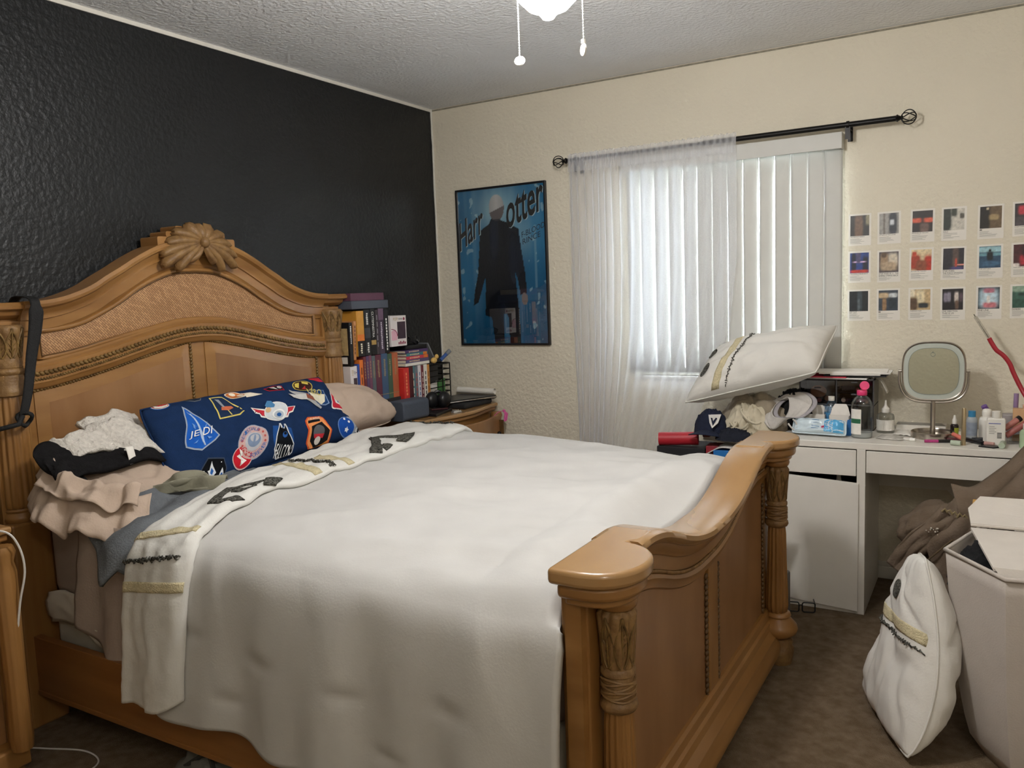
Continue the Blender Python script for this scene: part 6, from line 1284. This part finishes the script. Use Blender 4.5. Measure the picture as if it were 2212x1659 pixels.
bottle('shot_cup', 'small clear plastic cup beside the far footboard post', [(.0, 0), (.013, 0), (.014, .002), (.0185, .045), (.0175, .045), (.013, .003), (.0, .003)], 2.005, -.415, clear, z=bz+.02, cat='cup')
wsh = mat('white_grey_jersey', 'C9C4BE', .95, n=.05, ns=20, bump=.2, bs=120)
sh_ = thing('shorts', 'white shorts with grey waistband opening at the right end of the clothes pile', 'clothes', (2.16, -.32, .76))
def leg(u, v, s=0):
    a = 2*PI*u; c = lerp(0, 1, v)
    return Vector((2.115+.115*c*.6+(.050+.028*c)*cos(a)*1.1, -.33-.01*sin(a*2)+(.045+.02*c)*sin(a), .84+.03*c+(.068+.012*sin(a*3+v*4))*sin(a+.4)*(1-.25*c)+.008*nz(u*8, v*5)))
M().grid(leg, 48, 16, cu=True).build('shorts_body', wsh, sh_, smooth=180, solid=.004)
M().grid(lambda u, v: leg(u, 1+.0*v)+Vector((.004+.02*v, -.004, .0)), 48, 3, cu=True).build('waistband', mat('lavender_grey_elastic', 'A9A4A8', .9, n=.06, ns=60, bump=.3, bs=200), sh_, smooth=180, solid=.003)
M().tube([(2.20+.02*sin(a), -.40, .80+.02*cos(a*1.3)-.004*a) for a in [i*.5 for i in range(12)]], .004, 6).build('drawstring', wsh, sh_)
heap(lambda a: .075+.02*cos(2*a+1), 2.17, -.24, .752, .185, 51, fold=.025, nu=44, nv=18, power=.45).build('black_shirt', mat('black_jersey', '141416', .95, n=.15, ns=30, bump=.2, bs=120), None, smooth=180, label='black shirt crumpled between shorts and drawer organizer', cat='clothes')
heap(lambda a: .13+.05*cos(2*a), 2.0, -.26, hz-.02, .205, 61, fold=.035, nu=64, nv=24, freq=3, power=.5).build('trousers', mat('taupe_cotton', '9A8E7C', .95, n=.12, ns=14, bump=.2, bs=100), None, smooth=180, label='taupe trousers heaped behind the cream shirt under the pillow', cat='clothes')
WP = Pillow((1.79, -.19, 1.125), (2.365, -.15, 1.235), (2.315, -.43, 1.035), (1.70, -.45, .875), .115, pinch=.05, seed=14, k=2.6)
wpo = WP.build('pillow', pill_w, 'white pillow with two black dots lying on the clothes pile by the window', nu=56, nv=36)
def pdecal(Pw, root, nm, m, uv, nu, nv, off=.002, solid=.003): return M().grid(lambda u, v: Pw.P(*uv(u, v), 1, off), nu, nv).build(nm, m, root, smooth=180, solid=solid, fix=False)
def disc(Pw, root, cu, cv_, ru, rv): pdecal(Pw, root, 'black_dot', black_fab, lambda u, v: (cu+ru*math.sqrt(v)*cos(2*PI*u), cv_+rv*math.sqrt(v)*sin(2*PI*u)), 24, 6)
disc(WP, wpo, .085, .68, .030, .085); disc(WP, wpo, .115, .34, .032, .10)
pdecal(WP, wpo, 'black_line', black_fab, lambda u, v: (lerp(.055, .13, u), .93+.02*v), 10, 2)
pdecal(WP, wpo, 'cream_stripe', cream_fab, lambda u, v: (lerp(.235, .295, u)+.015*v, lerp(.02, .98, v)), 4, 24)
def pfringe(Pw, root, a, b, n=46):
    q = M(); rr = random.Random(9)
    for k in range(n):
        f = k/(n-1); p = Pw.P(lerp(a[0], b[0], f), lerp(a[1], b[1], f), 1, .003); d = Vector((rr.uniform(-1, 1), rr.uniform(-.6, .6), rr.uniform(-1, 1)))*.008
        q.tube([p-d, p+Pw.N*.003, p+d], .002, 5)
    q.build('black_fringe', black_fab, root, smooth=180)
pfringe(WP, wpo, (.345, .03), (.37, .97))
# white pillow wedged between bed and desk
Pillow((1.70, -.72, .50), (2.238, -.70, .475), (2.10, -.80, .20), (1.72, -.83, .20), .07, seed=23).build('pillow', pill_w, 'white pillow wedged between bed and desk with a corner showing beside the footboard post')
M().box(1.66, -.90, .0, 2.24, -.64, .20).build('storage_crate', mat('grey_crate', '6A6864', .6, n=.08, ns=20), None, smooth=0, bevel=.01, label='grey crate on the floor under the wedged pillow', cat='crate')

# eyeglasses on the carpet
eg = thing('eyeglasses', 'black framed eyeglasses standing on the carpet by the desk cupboard', 'glasses', (2.26, -.60, 0))
q = M(); gx, gy = Vector((.97, .24, 0)).normalized(), Vector((0, 0, 1))
for s in (-1, 1):
    c = Vector((2.275, -.605, .026))+gx*.033*s
    q.tube([c+gx*p[0]+gy*p[1] for p in rrect(0, 0, .026, .021, .008, 4)], .0028, 6, closed=True)
    q.tube([c+gx*.027*s+gy*.014, c+gx*.028*s+Vector((-.03, .10, .012)), c+gx*.026*s+Vector((-.035, .13, -.008))], .0026, 6)
q.tube([Vector((2.275, -.605, .034))-gx*.008, Vector((2.275, -.605, .036)), Vector((2.275, -.605, .034))+gx*.008], .0026, 6)
q.build('frame', black_pl, eg)
for s in (-1, 1): M().poly([Vector((2.275, -.605, .026))+gx*(.033*s+p[0])+gy*p[1] for p in rrect(0, 0, .025, .020, .008, 4)]).build('lens', gm, eg, smooth=0)

# ================================================================ chair with jacket
ch = thing('chair', 'small metal legged chair under the khaki jacket', 'chair', (2.90, -.66, 0))
M().prism(rrect(2.88, -.66, .19, .19, .05), lambda a, b: Vector((a, b, .30)), lambda a, b: Vector((a, b, .335))).build('seat', mat('brown_vinyl', '4A3A30', .6, n=.1, ns=20), ch, smooth=30, bevel=.008)
for sx in (-1, 1):
    for sy in (-1, 1): M().tube([(2.88+sx*.17, -.66+sy*.17, .30), (2.88+sx*.20, -.66+sy*.19, .0)], .0075, 8).build('leg', mat('dull_steel', '8A8680', .4, metal=.8, n=.05, ns=30), ch)
q = M()
for sy in (-1, 1): q.tube([(3.06, -.66+sy*.16, .30), (3.14, -.66+sy*.16, .66)], .009, 8)
q.build('back_frame', mat('dull_steel', '8A8680', .4), ch)
M().prism(rrect(-.66, .58, .18, .10, .04), lambda a, b: Vector((3.11+(b-.58)*.2, a, b)), lambda a, b: Vector((3.13+(b-.58)*.2, a, b))).build('backrest', mat('brown_vinyl', '4A3A30', .6), ch, smooth=30, bevel=.006)
khaki = mat('khaki_canvas', '77685A', .95, hex2='68594A', ns=10, bump=.25, bs=140, spec=.1)
jk = thing('jacket', 'khaki canvas jacket thrown over the chair at the desk', 'jacket', (2.92, -.66, .3))
def blob(name, c, ax, R_, amp, seed, fl=0., n=56, m=30):
    "soft padded lobe: axes ax (3 vectors) with radii R_"
    c = Vector(c); A = [Vector(a).normalized() for a in ax]
    def f(u, v):
        a = 2*PI*u; b = PI*v; d = (cos(a)*sin(b), sin(a)*sin(b), -cos(b)); e = .8
        d = [math.copysign(abs(x)**e, x) for x in d]
        w_ = 1+amp*nz(d[0]*1.6+seed, d[1]*1.6, d[2]*1.6)-amp*.8*abs(nz(d[0]*2.6, d[1]*2.6+seed, d[2]*5))
        return c+A[0]*d[0]*R_[0]*w_+A[1]*d[1]*R_[1]*w_+A[2]*d[2]*R_[2]*w_
    return M().grid(f, n, m, cu=True).build(name, khaki, jk, smooth=180)
blob('jacket_body', (2.865, -.70, .43), ((1, 0, .75), (0, 1, 0), (-.75, 0, 1)), (.20, .20, .115), .28, 3)
blob('hood', (2.755, -.60, .455), ((1, 0, .8), (0, 1, 0), (-.8, 0, 1)), (.115, .14, .065), .2, 8)
def ribbed(path, wv, width, seed, name, bulge=.03, n=50, m=18):
    P = [Vector(p) for p in path]; W_ = Vector(wv).normalized(); k = len(P)-1
    def f(u, v):
        i = u*k; p = Vector([smooth_interp(i, [(j, q[c]) for j, q in enumerate(P)]) for c in range(3)])
        return p+W_*(v-.5)*width*(1+.15*nz(u*3, seed))+Vector((0, -1, .5))*(bulge*sin(PI*v)**.6+.018*nz(u*3.5+seed, v*4)-.014*abs(nz(u*2+v*3, v*6, seed)))
    return M().grid(f, n, m).build(name, khaki, jk, smooth=180, solid=.006, fix=False)
ribbed([(2.675, -.86, .33), (2.73, -.885, .43), (2.80, -.895, .51), (2.855, -.88, .565)], (.62, -.1, -.5), .085, 2, 'placket', .018)
ribbed([(2.80, -.90, .36), (2.86, -.915, .43), (2.92, -.90, .48), (2.97, -.88, .50)], (.3, -.15, -1), .20, 5, 'pocket_flap', .02)
ribbed([(2.88, -.84, .545), (2.95, -.86, .55), (3.03, -.86, .61), (3.11, -.85, .70), (3.20, -.84, .78)], (.25, -.1, -1), .26, 9, 'sleeve', .05)
ribbed([(3.00, -.90, .50), (3.08, -.92, .60), (3.16, -.92, .68), (3.24, -.92, .74)], (.3, 0, -1), .26, 14, 'sleeve_fold', .04)
ribbed([(2.955, -.84, .60), (2.935, -.86, .55), (2.93, -.88, .50), (2.94, -.89, .45)], (1, -.2, .1), .07, 17, 'cuff', .03)
M().tube([(2.705, -.895, .29), (2.765, -.925, .385), (2.835, -.935, .465), (2.89, -.915, .52)], .003, 6).build('placket_seam', mat('khaki_seam', '5F4F39', .95, n=.1, ns=50), jk)
q = M()
for k in range(5): q.tube([(2.825+.016*k, -.90, .585+.006*sin(k*1.5)-.004*k), (2.834+.016*k, -.905, .597-.004*k), (2.842+.016*k, -.90, .583-.004*k)], .004, 6)
q.build('collar_edge', mat('khaki_light_seam', '9A8A66', .95, n=.1, ns=50), jk)
q = M(); rr = random.Random(2)
for k in range(12): q.sphere((2.795+rr.uniform(-.02, .02), -.925+rr.uniform(-.004, .004), .515+rr.uniform(-.015, .02)), rr.uniform(.002, .004), 6, 4)
q.build('sequin_patch', mat('sequin', 'D9D2C6', .3, metal=.5, n=.05, ns=30), jk)
M().box(2.60, -.06, .0, 2.70, -.014, .035).build('power_adapter', paper, None, smooth=0, bevel=.003, label='white power adapter on the floor against the baseboard', cat='adapter')

# ================================================================ hamper
hm = thing('laundry_hamper', 'pale grey fabric laundry hamper with half open folding lid', 'hamper', (3.12, -1.33, 0))
ham_m = mat('pale_grey_fabric', 'BEB5AC', .9, n=.03, ns=12, bump=.1, bs=200, spec=.15)
TOPP = [(2.858, -1.419), (3.013, -1.640), (3.40, -1.60), (3.40, -1.10), (2.985, -1.0)]
BOTP = [(2.985, -1.50), (3.055, -1.61), (3.36, -1.57), (3.36, -1.14), (3.07, -1.10)]
def ring_at(f, inset=0):
    g = f**.38; cx, cy = 3.15, -1.35
    return [Vector((lerp(b[0], t[0], g), lerp(b[1], t[1], g), f*.60))+Vector((cx-t[0], cy-t[1], 0)).normalized()*inset for t, b in zip(TOPP, BOTP)]
def hside(inset):
    q = M(); n = 12; V = []; per = 10
    for i in range(n+1):
        r = ring_at(i/n, inset)
        for k in range(5):
            for j in range(per):
                p = r[k].lerp(r[(k+1) % 5], j/per); nn = (r[(k+1) % 5]-r[k]).cross(Vector((0, 0, 1))).normalized()
                V.append(p+nn*.008*sin(PI*j/per)*sin(PI*i/n))
    m_ = per*5
    q.add(V, [(i*m_+j, i*m_+(j+1) % m_, (i+1)*m_+(j+1) % m_, (i+1)*m_+j) for i in range(n) for j in range(m_)])
    return q
o_ = hside(0); o_.add(ring_at(0), [(4, 3, 2, 1, 0)])
o_.build('hamper_body', ham_m, hm, smooth=25, solid=.006)
M().tube(ring_at(1), .007, 8, closed=True).build('rim_binding', ham_m, hm, smooth=60)
lid_m = mat('white_grey_lid', 'D2CBC2', .85, n=.03, ns=12, bump=.08, bs=200, spec=.15)
F0, F1 = Vector((2.985, -1.610, .618)), Vector((3.42, -1.60, .618)); G0, G1 = Vector((2.922, -1.28, .64)), Vector((3.42, -1.27, .64)); 
E0, E1 = Vector((2.955, -1.40, .695)), Vector((3.42, -1.38, .695))
L0, L1 = Vector((2.912, -1.19, .672)), Vector((3.42, -1.16, .672)); K0 = Vector((2.945, -1.13, .70)); K1 = Vector((3.42, -1.10, .70))
M().add([F0, F1, G1, G0], [(0, 1, 2, 3)]).build('lid_panel', lid_m, hm, smooth=0, solid=.008)
M().add([G0+Vector((0, 0, .006)), G1+Vector((0, 0, .006)), K1, K0, L0], [(0, 1, 2, 3, 4)]).build('lid_panel', lid_m, hm, smooth=0, solid=.008)
M().add([F0+Vector((0, 0, .004)), F1+Vector((0, 0, .004)), F1+Vector((0, -.012, -.032)), F0+Vector((.025, -.012, -.032))], [(0, 1, 2, 3)]).build('lid_lip', lid_m, hm, smooth=0, solid=.006)
M().tube([G0+Vector((0, 0, .008)), G1+Vector((0, 0, .008))], .005, 6).build('lid_hinge', lid_m, hm)
heap(lambda a: .105+.02*cos(2*a), 2.985, -1.385, .485, .135, 71, fold=.03, nu=48, nv=18, power=.5).build('sweater', mat('black_jersey', '141416', .95), None, smooth=180, label='black garment inside the open laundry hamper', cat='clothes')
heap(lambda a: .06+.01*cos(3*a), 3.0, -1.235, .50, .14, 81, fold=.02, nu=40, nv=16, power=.5).build('tee_shirt', mat('white_jersey', 'E2DED8', .9, n=.03, ns=20), None, smooth=180, label='white garment under the hamper lid behind the black one', cat='clothes')
M().box(3.02, -1.30, .02, 3.30, -1.20, .48).build('laundry_bundle', mat('grey_jersey', '77736F', .95, n=.15, ns=15), None, smooth=0, bevel=.04, seg=3, label='grey laundry bundle filling the hamper below the black garment', cat='clothes')
M().obox((2.93, -1.02, .645), (.008, 0, 0), (0, .05, 0), (0, 0, .012)).build('wood_ruler', mat('yellow_wood', 'C89A4A', .5, n=.08, ns=15), None, smooth=0, bevel=.002, label='yellow wooden bar lying across the back of the hamper rim', cat='bar')
# white pillow standing against the hamper
class BentPillow(Pillow):
    def P(s, u, v, side=1, off=0): return Pillow.P(s, u, v, side, off)+Vector((.055*sin(PI*max(0, min(1, v))**.85)*(.72+.28*u), 0, 0))
FP = BentPillow((2.775, -1.22, .525), (2.812, -1.48, .585), (2.785, -1.665, .012), (2.60, -1.225, .012), .108, pinch=.02, seed=33, sag=.45, k=2.7, rnd=.05)
fpo = FP.build('pillow', pill_w, 'white pillow with one black dot standing upright against the hamper', nu=56, nv=56)
pdecal(FP, fpo, 'black_dot', black_fab, lambda u, v: (.56+.085*math.sqrt(v)*cos(2*PI*u), .755+.058*math.sqrt(v)*sin(2*PI*u)), 24, 6)
pdecal(FP, fpo, 'cream_stripe', cream_fab, lambda u, v: (lerp(.03, .975, u), lerp(.545, .61, v)), 24, 5)
pfringe(FP, fpo, (.04, .512), (.97, .512), 80)
# ================================================================ floor of the near corner
cab = mat('white_cable_rubber', 'DAD6D0', .5, n=.02, ns=20)
def spl(pts, n=60): return [tuple(smooth_interp(i*(len(pts)-1)/n, [(k, p[c]) for k, p in enumerate(pts)]) for c in range(3)) for i in range(n+1)]
M().tube(spl([(.30, -3.05, .792), (.42, -2.98, .793), (.475, -2.925, .790), (.487, -2.895, .74), (.487, -2.885, .66), (.47, -2.90, .56), (.445, -2.905, .44), (.40, -2.895, .25), (.36, -2.89, .1), (.34, -2.88, .004)]), .0032, 6).build('charging_cable', cab, None, label='white charging cable looping off the near nightstand', cat='cable')
M().tube(spl([(.20, -2.84, .004), (.32, -2.79, .004), (.45, -2.74, .004), (.55, -2.755, .004), (.57, -2.82, .004), (.50, -2.90, .004)]), .0028, 6).build('charging_cable', cab, None, label='white cable curled on the carpet below the bed rail', cat='cable')
heap(lambda a: .20+.03*cos(2*a)+.02*sin(3*a), 1.03, -2.62, .002, .10, 91, fold=.03, nu=50, nv=18).build('cloth_bag', mat('grey_canvas', '77766F', .95, n=.1, ns=20, bump=.2, bs=120), None, smooth=180, label='grey cloth bag lying under the bed rail', cat='bag')
M().tube(spl([(.86, -2.74, .02), (.91, -2.70, .06), (.98, -2.68, .10), (1.06, -2.72, .09)]), .007, 6).build('bag_strap', mat('dark_webbing', '3A3934', .9), bpy.data.objects['cloth_bag'])
heap(lambda a: .10, .80, -2.35, .002, .03, 95, fold=.02, nu=30, nv=10).build('plastic_bag', mat('crumpled_grey_film', '6E747A', .3, n=.1, ns=30), None, smooth=60, label='crumpled clear plastic bag in the shade under the bed', cat='bag')
M().lathe([(.0, 0), (.02, 0), (.022, .008), (.016, .018), (.0, .02)], (.66, -2.80, .0), 14).build('lid', mat('bronze_lid', '7A6A4E', .4, n=.1, ns=20, metal=.4), None, label='small round lid on the dark carpet beside the cable', cat='lid')
